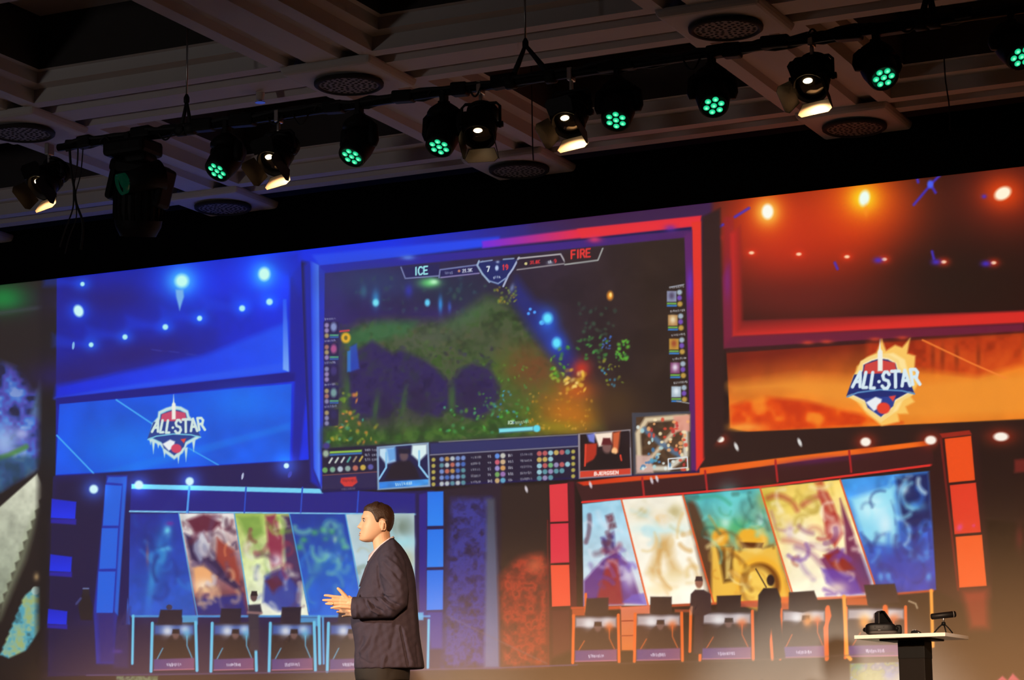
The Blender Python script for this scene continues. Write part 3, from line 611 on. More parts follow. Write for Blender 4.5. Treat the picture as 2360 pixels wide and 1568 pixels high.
    P.poly([(714, 600), (736, 612), (742, 1128), (722, 1080)], grad((712, 800), (738, 800), (14, 50, 226), (74, 130, 242)), 4)
    P.poly([(700, 612), (716, 600), (722, 1080), (740, 1128), (716, 1110)], (14, 34, 190), 8, .8)
    P.poly([(735, 612), (750, 628), (744, 1122), (738, 1120)], (26, 46, 190), 4)
    P.poly([(1594, 512), (1617, 510), (1624, 1058), (1606, 1086), (1602, 1084)], (226, 46, 36), 5)
    P.poly([(1576, 545), (1595, 530), (1604, 1084), (1592, 1086)], (86, 28, 96), 5)
    P.glow(1590, 660, 7, 40, (100, 40, 190), .8); P.glow(1590, 760, 6, 60, (150, 30, 100), .6)
    P.poly([(1618, 500), (1660, 480), (1668, 1000), (1622, 1056)], (40, 22, 22), 9)
    P.glow(1370, 552, 16, 8, (226, 46, 100), .8); P.glow(940, 594, 16, 6, (90, 140, 240), .8); P.glow(1545, 526, 14, 8, (100, 40, 170), .7)
    # game view: a generic overgrown glade by night
    gv = [(749, 630), (1577, 548), (1589, 960), (1592, 1086), (744, 1126)]
    P.poly(gv, grad((760, 800), (1500, 780), (34, 28, 92), (38, 27, 22), .25, 60, 40), 4)
    P.glow(860, 650, 110, 40, (34, 52, 96), .8); P.glow(1050, 680, 90, 60, (26, 42, 66), .7); P.glow(860, 760, 90, 40, (42, 26, 96), .7); P.glow(1030, 730, 70, 26, (44, 26, 98), .8)
    gl = [(790, 770), (830, 745), (900, 738), (950, 742), (1010, 742), (1060, 725), (1120, 684), (1160, 690), (1200, 730), (1250, 800), (1300, 860), (1370, 930), (1390, 990), (1330, 1000), (1000, 1018), (748, 1036), (746, 1000), (790, 900)]
    P.poly(gl, cloudy([(36, 56, 28), (50, 76, 34), (70, 84, 52), (52, 86, 30)], 22, 42, .8), 34, .92)
    P.poly([(790, 770), (870, 742), (960, 742), (940, 770), (860, 790), (800, 800)], (44, 104, 62), 20, .7)
    P.glow(1000, 775, 80, 24, (84, 84, 84), .5, -.2); P.glow(1080, 730, 60, 18, (60, 100, 66), .6, -.5)
    P.poly([(748, 1034), (746, 990), (800, 985), (900, 990), (1100, 975), (1180, 940), (1240, 930), (1300, 960), (1330, 1000), (1000, 1020)], cloudy([(30, 62, 24), (44, 88, 28), (66, 108, 36)], 18, 44), 22, .85)
    P.poly([(1150, 780), (1230, 800), (1320, 900), (1250, 930), (1180, 900), (1140, 850)], cloudy([(60, 100, 30), (90, 90, 34), (120, 66, 36)], 22, 47, .8), 40, .6)
    P.glow(1135, 868, 46, 44, (58, 108, 30), .7); P.glow(1200, 930, 50, 40, (60, 92, 28), .6); P.glow(1240, 850, 46, 40, (104, 58, 34), .6, .6); P.glow(1130, 790, 60, 40, (70, 76, 60), .5)
    for _ in range(420):
        x, y = rs.uniform(760, 1260), rs.uniform(745, 1015)
        v = rs.uniform(.75, 1.5); c = (46 * v, 70 * v, 34 * v) if rs.rand() < .7 else (70 * v, 66 * v, 44 * v)
        P.dot(x, y, rs.uniform(3, 9), rs.uniform(2, 5), c, .32, rs.uniform(0, 3), .9)
    # dark bushes
    for q in ([(798, 830), (815, 810), (838, 800), (858, 786), (880, 800), (905, 815), (925, 806), (962, 822), (1000, 846), (1034, 880), (1036, 940), (1010, 962), (960, 950), (930, 930), (880, 960), (830, 970), (800, 930)],
              [(1040, 880), (1062, 850), (1090, 838), (1130, 850), (1152, 890), (1140, 940), (1096, 968), (1050, 950)]):
        P.poly(q, cloudy([(28, 21, 66), (38, 27, 86), (40, 36, 76), (34, 42, 62)], 24, 50, .8), 14)
    for x, y, rx, ry in ((885, 945, 30, 40), (965, 925, 34, 42), (1085, 910, 36, 40)): P.glow(x, y, rx, ry, (34, 26, 62), .8)
    for x, y, an in ((866, 940, .15), (932, 920, .15), (800, 900, .05), (1042, 920, .1)): P.glow(x, y, 7, 34, (48, 90, 46), .75, an)
    for _ in range(160):
        x, y = rs.uniform(800, 1150), rs.uniform(800, 965)
        P.dot(x, y, rs.uniform(3, 8), rs.uniform(2, 5), [(30, 22, 62), (44, 34, 92), (36, 54, 54), (28, 20, 56)][rs.randint(4)], .35, rs.uniform(0, 3), .9)
    # water and its lights
    P.poly([(1190, 640), (1230, 690), (1275, 720), (1300, 780), (1350, 850), (1310, 870), (1260, 810), (1220, 760), (1180, 690)], (26, 36, 116), 26, .9)
    P.glow(1262, 740, 22, 30, (30, 90, 210), .9); P.dot(1262, 734, 11, 12, (90, 224, 255), soft=.9); P.glow(1284, 792, 22, 24, (30, 80, 210), .9); P.dot(1283, 791, 10, 12, (90, 226, 255), soft=.9); P.dot(1248, 744, 5, 5, (80, 200, 250), soft=.9)
    for x, y in ((1222, 713), (1232, 720), (1218, 723), (1250, 745)): P.dot(x, y, 3.4, 3.4, (70, 160, 250), soft=.9)
    # warm fire glow
    P.glow(1300, 950, 70, 50, (176, 100, 18), .95); P.glow(1210, 850, 50, 40, (120, 62, 30), .6); P.glow(1340, 960, 40, 34, (200, 110, 16), .7); P.glow(1280, 985, 60, 14, (150, 130, 20), .7)
    P.glow(1420, 930, 60, 50, (70, 48, 22), .8); P.glow(1340, 850, 22, 22, (190, 46, 26), .95); P.glow(1330, 900, 40, 26, (200, 84, 20), .8)
    # leaves and petals scattered through the glade
    def scatter(n, x0, y0, x1, y1, cols, r0=2, r1=5, a=.9):
        for _ in range(n):
            x, y = rs.uniform(x0, x1), rs.uniform(y0, y1)
            P.dot(x, y, rs.uniform(r0, r1), rs.uniform(r0, r1) * .8, cols[rs.randint(len(cols))], a * rs.uniform(.45, 1), rs.uniform(0, 3), 1.3)
    grn = [(70, 170, 60), (60, 150, 70), (90, 160, 40), (50, 130, 50)]
    scatter(40, 1000, 930, 1220, 1000, grn + [(70, 170, 110)], 2.5, 5.5)
    scatter(26, 770, 900, 830, 1010, [(190, 150, 40), (90, 130, 40), (220, 130, 60), (150, 160, 50)], 2.5, 6)
    scatter(30, 750, 960, 870, 1024, [(200, 120, 50), (120, 140, 40), (60, 150, 130), (190, 160, 40)], 2.5, 5.5)
    scatter(26, 1270, 790, 1310, 880, [(100, 170, 40), (60, 150, 40), (150, 190, 50)], 2.5, 5.5)
    scatter(26, 1300, 850, 1350, 905, [(240, 190, 60), (250, 220, 120), (200, 150, 40)], 3, 7)
    scatter(30, 1330, 775, 1400, 830, [(60, 140, 60), (50, 120, 50)], 2.5, 5)
    scatter(20, 1330, 700, 1420, 775, [(50, 84, 60), (44, 70, 56)], 3, 6)
    scatter(24, 1420, 785, 1452, 830, [(70, 170, 60), (90, 180, 50)], 2.5, 5)
    scatter(26, 1375, 820, 1435, 895, [(150, 150, 40), (60, 150, 190), (110, 130, 40)], 2, 4.5)
    scatter(16, 1385, 775, 1410, 805, [(60, 110, 200)], 2, 3)
    scatter(30, 1140, 660, 1190, 700, [(150, 130, 40), (110, 130, 50)], 2, 4)
    scatter(60, 1220, 900, 1370, 990, [(226, 140, 30), (180, 130, 20), (230, 170, 60)], 2, 4, .6)
    scatter(40, 1100, 840, 1230, 960, grn, 2, 4, .6)
    scatter(14, 1140, 900, 1200, 980, [(50, 110, 200), (60, 150, 190)], 2, 3.6)
    scatter(40, 800, 640, 1120, 720, [(40, 80, 96), (36, 70, 80), (50, 96, 76)], 3, 7, .5)
    P.glow(990, 652, 24, 12, (90, 200, 110), .95); P.glow(1000, 650, 10, 6, (190, 250, 200), .9)
    P.glow(866, 690, 9, 20, (40, 130, 190), .9); P.dot(866, 698, 7, 8, (110, 220, 240), soft=.9); P.dot(985, 698, 6, 8, (90, 200, 240), soft=.9); P.glow(1015, 702, 5, 18, (40, 140, 220), .9); P.glow(1036, 708, 4, 12, (50, 90, 200), .7); P.glow(838, 672, 8, 14, (44, 110, 130), .6)
    P.dot(1406, 682, 7, 10, (230, 140, 40), soft=.9); P.dot(1407, 680, 3, 5, (255, 220, 120), soft=.9)
    P.glow(942, 670, 9, 14, (40, 46, 170), .8)
    P.poly([(806, 800), (822, 792), (828, 850), (806, 858)], (30, 70, 190), 6, .8); P.poly([(800, 810), (808, 808), (808, 856), (800, 858)], (40, 120, 210), 4, .8)
    P.dot(797, 779, 11, 12, (220, 170, 40), soft=.5); P.dot(797, 779, 4, 5, (110, 100, 40), soft=.8); P.line([(784, 764), (804, 762)], 4, (200, 60, 70), 3)
    # --- head-up display: top
    P.poly([(926, 618), (936, 640), (1010, 636), (1014, 608)], (24, 26, 84), 3, .9); P.line([(924, 616), (934, 642), (1012, 636)], 2.6, (130, 140, 190), 2, .9)
    P.text('ICE', 957, 634, 17, 9, (150, 226, 232), 3.4, -.1, .38)
    P.poly([(1012, 622), (1100, 612), (1104, 632), (1018, 640)], (24, 24, 84), 3, .9)
    P.line([(1012, 640), (1014, 622), (1098, 611), (1112, 602)], 3.2, (110, 120, 170)); P.line([(1016, 640), (1104, 630)], 3, (130, 120, 170))
    P.poly([(1100, 606), (1180, 598), (1196, 598), (1184, 622), (1170, 640), (1152, 660), (1130, 650), (1116, 636)], (18, 32, 96), 3)
    P.line([(1104, 602), (1100, 612), (1112, 632), (1128, 650)], 4.4, (146, 170, 200)); P.line([(1196, 594), (1182, 620), (1172, 634), (1160, 660)], 4.4, (160, 170, 200)); P.line([(1108, 604), (1134, 600)], 3, (130, 150, 190)); P.line([(1160, 598), (1184, 596)], 3, (130, 150, 190))
    P.line([(1128, 648), (1148, 654), (1168, 640)], 3.4, (120, 140, 180)); P.glow(1180, 664, 5, 10, (110, 130, 170), .8, .3); P.glow(1147, 604, 4, 3, (180, 190, 220), .8)
    P.text('7', 1122, 626, 11, 6, (226, 236, 240), 2.6, -.1); P.text('19', 1159, 622, 11, 6, (220, 50, 60), 2.6, -.1, .5); P.dot(1145, 618, 4, 6, (200, 220, 250), .9, soft=.8); P.squiggle(1138, 640, 1155, 638, 6, (190, 200, 220), rs)
    P.squiggle(1026, 630, 1044, 628, 6, (150, 160, 190), rs, .8); P.dot(1058, 625, 3, 3, (180, 120, 100)); P.text('21.3K', 1066, 628, 7, 4, (200, 206, 220), 1.8, -.1, .4)
    P.poly([(1190, 600), (1292, 588), (1298, 604), (1196, 616)], (34, 22, 40), 3, .9); P.line([(1194, 596), (1292, 586), (1302, 604)], 3.4, (170, 166, 170)); P.line([(1192, 622), (1300, 608)], 3, (140, 134, 140)); P.glow(1268, 606, 8, 4, (150, 160, 180), .7)
    P.dot(1212, 608, 3.4, 3.4, (200, 190, 130)); P.text('31.8K', 1222, 609, 7, 4, (214, 44, 52), 1.8, -.1, .4); P.squiggle(1264, 604, 1270, 603, 9, (206, 210, 220), rs); P.text('9', 1277, 606, 8, 5, (210, 44, 52), 2, -.1)
    P.poly([(1300, 586), (1388, 572), (1380, 600), (1302, 612)], (38, 26, 32), 3, .9); P.line([(1302, 610), (1378, 600), (1389, 573)], 3.6, (150, 152, 150))
    P.text('FIRE', 1317, 596, 18, 9.5, (226, 48, 46), 3.8, -.1, .38)
    # --- player strips left and right
    for i in range(5):
        y = 738 + i * 50.5
        P.rect(746, y + 4, 780, y + 42, (28, 22, 66), 3, .8); P.squiggle(749, y - 2, 774, y - 4, 4, (170, 176, 200), rs, .8)
        for k in range(3): P.dot(753, y + 12 + k * 12, 5, 5.4, [(150, 150, 190), (190, 170, 110), (170, 150, 200), (190, 130, 110)][rs.randint(4)], .8, soft=.8)
        P.dot(769, y + 16, 7, 10, [(150, 170, 220), (200, 90, 150), (60, 50, 120), (130, 180, 170), (40, 36, 90)][i], .8, soft=.8)
        if i in (0, 1, 3): P.rect(760, y + 33, 780, y + 37, (80, 170, 130), 2.5, .9); P.rect(760, y + 38, 780, y + 41, (50, 110, 190), 2.5, .9)
        y = 664 + i * 55
        x = 1537 + i * 2.6
        P.squiggle(x + 6, y - 1, x + 38, y - 4, 4, (200, 200, 206), rs, .9)
        P.rect(x, y + 7, x + 22, y + 32, [(150, 160, 190), (190, 140, 80), (206, 160, 60), (130, 60, 110), (170, 190, 206)][i], 3, .9)
        P.glow(x + 11, y + 18, 7, 9, [(70, 60, 90), (240, 220, 180), (150, 60, 40), (236, 230, 240), (230, 240, 246)][i], .9)
        P.dot(x + 29, y + 10, 6, 6, (170, 190, 206), .9, soft=.7); P.dot(x + 29, y + 23, 5.5, 6, (120, 80, 190), .9, soft=.7); P.dot(x + 30, y + 37, 6, 6, (200, 160, 70), .9, soft=.7)
        P.rect(x, y + 34, x + 22, y + 38, (110, 170, 70), 2.5); P.rect(x, y + 39, x + 23, y + 43, (50, 120, 190), 2.5)
    P.line([(1545, 662), (1576, 656)], 2.4, (150, 154, 166)); P.line([(1560, 925), (1588, 930)], 2.4, (150, 150, 150))
    # --- bottom bar
    P.poly([(742, 1034), (1335, 1000), (1340, 1100), (744, 1128)], (24, 20, 48), 4)
    P.poly([(990, 1022), (1332, 1004), (1332, 1028), (992, 1048)], (38, 44, 96), 5); P.line([(1012, 1019), (1330, 1002)], 2.6, (150, 150, 150), 2, .7); P.line([(992, 1049), (1332, 1029)], 3, (140, 140, 156), 2, .8)
    P.poly([(744, 1096), (868, 1086), (868, 1124), (744, 1128)], (34, 30, 76), 5); P.line([(744, 1096), (868, 1088)], 2.6, (120, 70, 70), 2, .8)
    P.rect(760, 1041, 834, 1046, (140, 190, 70), 3, sh=4); P.rect(760, 1047, 834, 1051, (50, 110, 180), 3, sh=4); P.dot(751, 1046, 7, 8, (150, 170, 150), soft=.8); P.dot(752, 1028, 8, 7, (60, 50, 130), soft=.8)
    for i in range(6): P.line([(759 + i * 14, 1067 - i * .8), (765 + i * 14, 1057 - i * .8)], 4.4, [(200, 206, 200), (190, 200, 190), (196, 200, 196), (70, 160, 150), (150, 130, 110), (190, 160, 70)][i], 3)
    for i in range(7): P.dot(749 + i * 17.5, 1084 - i * 1.2, 6.4, 6.4, [(110, 170, 90), (130, 180, 150), (190, 206, 220), (150, 180, 170), (196, 110, 90), (214, 180, 70), (90, 90, 170)][i], .9, soft=.6)
    for x in (842, 858):
        for y in (1038, 1049, 1060): P.squiggle(x, y, x + 12, y - 1, 5, (190, 196, 206), rs, .8)
    P.poly([(786, 1102), (820, 1099), (824, 1112), (812, 1122), (794, 1122), (784, 1112)], (206, 50, 48), 4); P.squiggle(790, 1108, 820, 1108, 7, (110, 30, 40), rs, .7); P.squiggle(788, 1128, 820, 1126, 3, (130, 124, 140), rs, .7)
    # left portrait
    P.poly([(868, 1030), (988, 1020), (992, 1122), (870, 1130)], (130, 160, 190), 3); P.poly([(873, 1033), (984, 1023), (987, 1106), (874, 1112)], (20, 24, 70), 3)
    P.poly([(874, 1034), (910, 1030), (912, 1064), (890, 1070), (874, 1050)], (190, 220, 236), 6); P.poly([(950, 1026), (984, 1024), (984, 1046), (966, 1064), (948, 1048)], (214, 236, 236), 6); P.poly([(890, 1034), (912, 1031), (912, 1060), (896, 1066)], (40, 120, 214), 8, .6)
    P.line([(890, 1044), (890, 1078), (874, 1104)], 4.4, (130, 190, 230)); P.line([(966, 1040), (966, 1074), (986, 1100)], 4.4, (140, 200, 236))
    P.poly([(886, 1106), (900, 1074), (920, 1062), (945, 1062), (960, 1080), (968, 1104)], (24, 18, 34), 7); P.dot(931, 1050, 10, 13, (90, 70, 80), soft=.5); P.poly([(918, 1046), (920, 1034), (944, 1034), (946, 1046)], (24, 22, 46), 4)
    P.poly([(874, 1112), (987, 1105), (987, 1118), (874, 1127)], grad((874, 1115), (987, 1115), (40, 120, 214), (60, 150, 230), .2, 20), 3); P.squiggle(912, 1117, 948, 1114, 6, (196, 230, 244), rs)
    # score table
    for r in range(5):
        yb = 1060 + r * 14.2
        f = lambda x: yb - (x - 1000) * .058
        for x in (999, ): P.dot(x, f(x), 4.6, 4.6, (190, 176, 80), .9, soft=.7)
        for k in range(5):
            if rs.rand() < .9:
                P.dot(1018 + k * 12.4, f(1018 + k * 12.4), 5.4, 5.2, [(120, 150, 210), (196, 206, 206), (200, 110, 90), (90, 150, 160), (196, 150, 80), (70, 110, 190)][rs.randint(6)], .9, rs.uniform(0, 3), .7)
        P.squiggle(1086, f(1086), 1108, f(1108), 5, (170, 170, 176), rs, .8); P.squiggle(1125, f(1125), 1133, f(1133), 6, (190, 190, 196), rs, .9)
        P.dot(1146, f(1146), 5.5, 6, [(90, 140, 220), (200, 90, 110), (150, 140, 200), (110, 160, 90), (190, 160, 110)][r], soft=.6); P.dot(1159, f(1159), 6, 6, [(190, 190, 180), (200, 170, 130), (206, 150, 90), (150, 110, 170), (90, 160, 190)][r], soft=.6)
        P.squiggle(1172, f(1172), 1182, f(1182), 6, (196, 196, 200), rs, .9); P.squiggle(1200, f(1200), 1226, f(1226), 5, (170, 170, 176), rs, .8)
        for k in range((6, 3, 6, 5, 3)[r]):
            P.dot(1243 + k * 13, f(1243 + k * 13), 5.8, 5.8, [(150, 140, 180), (90, 150, 160), (200, 170, 90), (190, 90, 90), (70, 110, 200), (110, 180, 120), (150, 200, 210)][rs.randint(7)], .95, soft=.5)
        P.dot(1321, f(1321), 4.6, 4.6, (190, 176, 80), .9, soft=.7)
    # floating name bar
    P.text('ICE', 1171, 978, 7, 4, (190, 214, 190), 2, -.06, .4); P.squiggle(1188, 975, 1218, 972, 7, (190, 214, 190), rs, .9)
    P.poly([(1148, 987), (1244, 981), (1246, 994), (1150, 1000)], (60, 110, 140), 3, .7); P.poly([(1150, 989), (1228, 984), (1228, 992), (1151, 997)], (120, 220, 232), 3); P.dot(1237, 988, 8, 8, (90, 214, 236), soft=.5)
    # right portrait
    P.poly([(1332, 1000), (1453, 990), (1456, 1096), (1334, 1104)], (150, 140, 146), 3); P.poly([(1337, 1002), (1450, 993), (1453, 1080), (1337, 1086)], (26, 16, 20), 3)
    P.poly([(1352, 1002), (1372, 998), (1370, 1022), (1358, 1018)], (110, 120, 200), 5); P.poly([(1370, 1000), (1412, 996), (1410, 1024), (1380, 1030)], (246, 226, 206), 5); P.poly([(1347, 1024), (1376, 1022), (1374, 1056), (1349, 1070)], (176, 44, 26), 5); P.poly([(1412, 998), (1430, 994), (1424, 1044), (1412, 1040)], (200, 90, 50), 6)
    P.line([(1350, 1026), (1348, 1074)], 4, (214, 60, 40)); P.dot(1416, 1040, 7, 8, (250, 190, 130), soft=.6); P.line([(1430, 1050), (1432, 1062)], 4, (220, 60, 40))
    P.poly([(1360, 1084), (1372, 1052), (1388, 1042), (1416, 1046), (1432, 1064), (1444, 1080)], (22, 15, 18), 6); P.dot(1399, 1030, 11, 15, (120, 84, 80), soft=.5); P.poly([(1386, 1026), (1390, 1010), (1406, 1010), (1412, 1026)], (90, 26, 30), 4); P.poly([(1430, 1000), (1452, 996), (1452, 1030), (1436, 1020)], (30, 20, 26), 6)
    P.poly([(1337, 1087), (1453, 1080), (1453, 1093), (1337, 1101)], (206, 60, 40), 3); P.text('BJERGSEN', 1370, 1096, 7, 5, (250, 226, 216), 2.2, -.06, .42)
    # small map: light paths on brown, two coloured corners
    P.poly([(1456, 952), (1592, 948), (1592, 1086), (1460, 1096)], (60, 62, 72), 3)
    P.poly([(1466, 962), (1590, 954), (1590, 1084), (1466, 1092)], cloudy([(70, 48, 32), (84, 60, 40), (60, 44, 32)], 20, 60), 3)
    P.line([(1474, 1070), (1470, 1000), (1490, 968), (1560, 962), (1582, 962)], 12, (226, 206, 170), 7, .9); P.line([(1474, 1080), (1540, 1080), (1580, 1050), (1580, 970)], 12, (220, 214, 196), 7, .9); P.line([(1480, 1080), (1582, 962)], 10, (214, 190, 160), 7, .9); P.line([(1486, 990), (1520, 1020), (1566, 1050)], 12, (80, 110, 140), 7, .9)
    P.poly([(1466, 1050), (1500, 1050), (1506, 1090), (1466, 1092)], (206, 170, 160), 6, .9); P.poly([(1552, 960), (1590, 956), (1590, 994), (1556, 996)], (222, 150, 130), 6, .9)
    for _ in range(70):
        x, y = rs.uniform(1470, 1586), rs.uniform(966, 1084)
        warm = (x - 1470) / 116 - (y - 966) / 118 > -.1
        P.dot(x, y, rs.uniform(2.5, 5.5), rs.uniform(2.5, 5.5), [(214, 70, 50), (246, 226, 180), (190, 50, 50), (240, 170, 110)][rs.randint(4)] if warm else [(80, 160, 190), (226, 236, 230), (60, 120, 170), (170, 210, 214)][rs.randint(4)], .85, soft=.7)
    P.line([(1540, 1058), (1584, 1054), (1585, 1078), (1541, 1082), (1540, 1058)], 2.4, (230, 236, 240))

    # ============ booths of the pictured stage
    def booth(xl, xr, yt, yb, col, lit, lean=0.):
        w = xr - xl
        P.poly([(xl, yt), (xr, yt - 2), (xr, yb - 2), (xl, yb)], (38, 26, 30), 4, .9)
        P.rect(xl + 4, yt + 4, xr - 4, yt + 26, lit, 8, .75); P.glow(xl + w * .35, yt + 18, w * .14, 13, (236, 236, 236), .8); P.glow(xl + w * .75, yt + 14, w * .12, 10, (226, 232, 240), .7); P.glow(xl + w * .8, yt + 26, w * .1, 12, col, .7)
        P.poly([(xl + w * .2, yb - 26), (xl + w * .32, yt + 40), (xl + w * .45, yt + 28), (xl + w * .62, yt + 28), (xl + w * .76, yt + 42), (xl + w * .85, yb - 26)], (34, 24, 28), 6)
        P.dot(xl + w * .54, yt + 26, 8, 11, (110, 80, 76), .9, soft=.6); P.poly([(xl + w * .46, yt + 24), (xl + w * .47, yt + 14), (xl + w * .62, yt + 14), (xl + w * .63, yt + 24)], (30, 20, 26), 4)
        P.line([(xl + w * .1, yb - 26), (xl + w * .24, yt + 58)], 3, col, 2.5, .7); P.line([(xl + w * .92, yb - 30), (xl + w * .8, yt + 52), (xl + w * .8, yt + 30)], 3, col, 2.5, .7)
        P.poly([(xl + 3, yb - 28), (xr - 3, yb - 31), (xr - 3, yb - 4), (xl + 3, yb - 2)], grad((xl, yb), (xr, yb), (74, 56, 120), (122, 72, 110)), 4); P.line([(xl + 4, yb - 3), (xr - 4, yb - 5)], 2.4, (190, 110, 130), 2, .8)
        P.squiggle(xl + w * .34, yb - 15, xl + w * .66, yb - 16, 7, (214, 214, 226), rs)
        P.line([(xl, yt), (xl - lean, yb)], 7, col, 3); P.line([(xr, yt - 2), (xr + lean, yb - 2)], 7, col, 3)
    cy = (96, 190, 226); cb = (40, 110, 210)
    P.line([(304, 1421), (990, 1421)], 5, (70, 150, 214), 3, .9); P.rect(420, 1422, 456, 1440, (80, 176, 226), 4, .8); P.rect(690, 1424, 738, 1444, (76, 168, 224), 4, .8); P.line([(307, 1420), (305, 1530)], 6, cy, 3); P.line([(735, 1422), (737, 1530)], 7, cy, 3); P.line([(744, 1422), (746, 1530)], 5, (70, 150, 210), 3)
    P.poly([(294, 1380), (300, 1440), (290, 1440)], (50, 110, 220), 4, .9)
    for xl, xr in ((351, 451), (489, 588), (623, 724), (757, 855)): booth(xl, xr, 1437, 1548, cy, (50, 96, 190), 3)
    P.line([(988, 1430), (986, 1540)], 6, cy, 3); P.rect(960, 1412, 976, 1430, (90, 180, 226), 4, .9)
    for x0, y0, x1, y1, t in ((366, 1406, 420, 1440, 4), (508, 1403, 556, 1437, 2), (648, 1400, 694, 1438, 2), (780, 1400, 830, 1436, 2)):
        P.poly([(x0 + t, y0), (x1, y0), (x1 - 2, y1), (x0 - t, y1)], (30, 22, 40), 4)
    P.dot(390, 1400, 7, 6, (60, 44, 60), .9); P.poly([(572, 1395), (600, 1393), (604, 1412), (596, 1420), (598, 1500), (576, 1500), (572, 1418)], (46, 40, 56), 5); P.dot(585, 1376, 7.5, 11, (90, 64, 64), soft=.4); P.poly([(578, 1374), (580, 1363), (592, 1363), (594, 1374)], (34, 24, 30), 3); P.line([(572, 1412), (602, 1414)], 6, (150, 110, 110), 4, .8)
    P.poly([(180, 1400), (190, 1368), (205, 1366), (214, 1400), (212, 1430), (186, 1430)], (28, 20, 26), 5); P.dot(198, 1364, 8, 10, (34, 26, 32), soft=.4); P.line([(192, 1357), (204, 1357)], 3, (110, 130, 190), 3, .9); P.line([(176, 1392), (186, 1380)], 5, (60, 70, 130), 4, .8)
    P.glow(273, 1502, 9, 5, (120, 70, 220), .9); P.poly([(268, 1440), (300, 1400), (296, 1540), (262, 1540)], (44, 34, 96), 10, .7)
    P.line([(200, 1557), (330, 1556), (700, 1550), (1150, 1540), (1330, 1533)], 3.4, (84, 66, 110), 3, .8)
    # red side
    og = (238, 100, 34); gold = (250, 160, 60)
    P.line([(1318, 1402), (1430, 1400)], 6, (206, 74, 36), 3, .9); P.line([(1400, 1404), (1640, 1392), (2000, 1375), (2150, 1362)], 6, (214, 80, 40), 4, .8)
    P.poly([(1430, 1400), (1500, 1396), (1500, 1500), (1432, 1500)], grad((1430, 1400), (1430, 1500), (230, 120, 90), (240, 120, 50)), 5, .9); P.line([(1432, 1432), (1500, 1430)], 3, (150, 50, 30)); P.line([(1432, 1466), (1500, 1464)], 3, (160, 60, 30))
    P.rect(1318, 1404, 1350, 1424, (214, 84, 36), 4, .8); P.rect(1706, 1388, 1750, 1400, (190, 70, 50), 4, .8); P.rect(1800, 1376, 1830, 1410, og, 5, .8); P.rect(1950, 1378, 2000, 1396, og, 5, .8); P.rect(1555, 1405, 1600, 1412, (170, 70, 40), 3, .8)
    P.line([(1592, 1405), (1590, 1502)], 7, og, 3); P.line([(1350, 1370), (1350, 1410)], 6, og, 3)
    for xl, xr in ((1322, 1425), (1464, 1571), (1615, 1734), (1800, 1905), (1950, 2087)): booth(xl, xr, 1420 - (xl - 1322) * .03, 1528 - (xl - 1322) * .018, og, (206, 196, 200), 2)
    P.line([(1775, 1450), (1780, 1520)], 7, og, 4); P.line([(2146, 1362), (2150, 1490)], 8, gold, 4); P.line([(1908, 1400), (1912, 1420), (1902, 1448), (1905, 1520)], 9, og, 4); P.line([(1945, 1376), (1952, 1512), (1960, 1520)], 9, gold, 4); P.line([(2040, 1400), (2042, 1440)], 12, og, 5)
    P.glow(1862, 1432, 12, 16, (246, 150, 60), .8); P.glow(1992, 1436, 14, 18, (250, 160, 60), .9)
    P.line([(2095, 1386), (2110, 1392), (2114, 1402)], 4, (206, 180, 140), 4, .8)
    for q in ([(1352, 1380), (1402, 1378), (1402, 1416), (1348, 1418)], [(1499, 1376), (1548, 1376), (1548, 1412), (1498, 1414)], [(1652, 1374), (1708, 1372), (1706, 1408), (1652, 1410)], [(1818, 1366), (1876, 1362), (1890, 1400), (1850, 1412), (1818, 1408)], [(1991, 1349), (2062, 1346), (2074, 1390), (2000, 1392)]):
        P.poly(q, (40, 28, 30), 4)
    P.poly([(1592, 1370), (1602, 1360), (1622, 1360), (1638, 1370), (1640, 1410), (1622, 1420), (1618, 1508), (1598, 1508), (1600, 1420), (1590, 1406)], (48, 32, 38), 4); P.dot(1611, 1343, 9, 13, (150, 96, 76), soft=.4); P.poly([(1602, 1340), (1604, 1329), (1618, 1329), (1620, 1340)], (60, 40, 40), 3); P.line([(1594, 1400), (1592, 1416)], 6, (196, 130, 100), 4, .8)
    P.poly([(1748, 1372), (1760, 1356), (1790, 1356), (1800, 1380), (1798, 1420), (1810, 1518), (1790, 1520), (1778, 1450), (1766, 1520), (1742, 1520), (1746, 1420)], (34, 24, 26), 4); P.dot(1776, 1338, 9, 13, (40, 26, 26), soft=.4); P.line([(1766, 1354), (1742, 1312)], 3, (60, 40, 34), 2)
    P.line([(1330, 1532), (1700, 1524), (2060, 1506)], 4, (90, 70, 66), 3, .4)
    # ============ next row of pictures just coming into view at the bottom
    P.poly([(1958, 1530), (2075, 1526), (2076, 1700), (1962, 1700)], cloudy([(60, 84, 66), (110, 130, 140), (120, 128, 60), (90, 100, 130), (140, 140, 130)], 22, 70), 4)
    P.poly([(1975, 1548), (2030, 1546), (2060, 1600), (1990, 1620)], (130, 138, 62), 14, .8); P.glow(2050, 1556, 16, 12, (80, 104, 160), .8); P.glow(1978, 1538, 12, 8, (90, 150, 110), .8)
    P.poly([(2296, 1570), (2310, 1558), (2322, 1568), (2334, 1552), (2352, 1570), (2400, 1620), (2280, 1620)], (190, 76, 92), 5)
    P.rect(268, 1559, 364, 1600, cloudy([(90, 110, 76), (130, 150, 110), (70, 76, 70)], 14, 74), 4, .8)
    # dark tones lifted: projector black plus ambient light put into the colour
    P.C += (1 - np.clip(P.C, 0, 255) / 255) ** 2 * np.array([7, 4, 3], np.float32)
    # badges last
    emblem(P, 400, 983, .80, False)
    emblem(P, 2028, 876, 1.02, True)
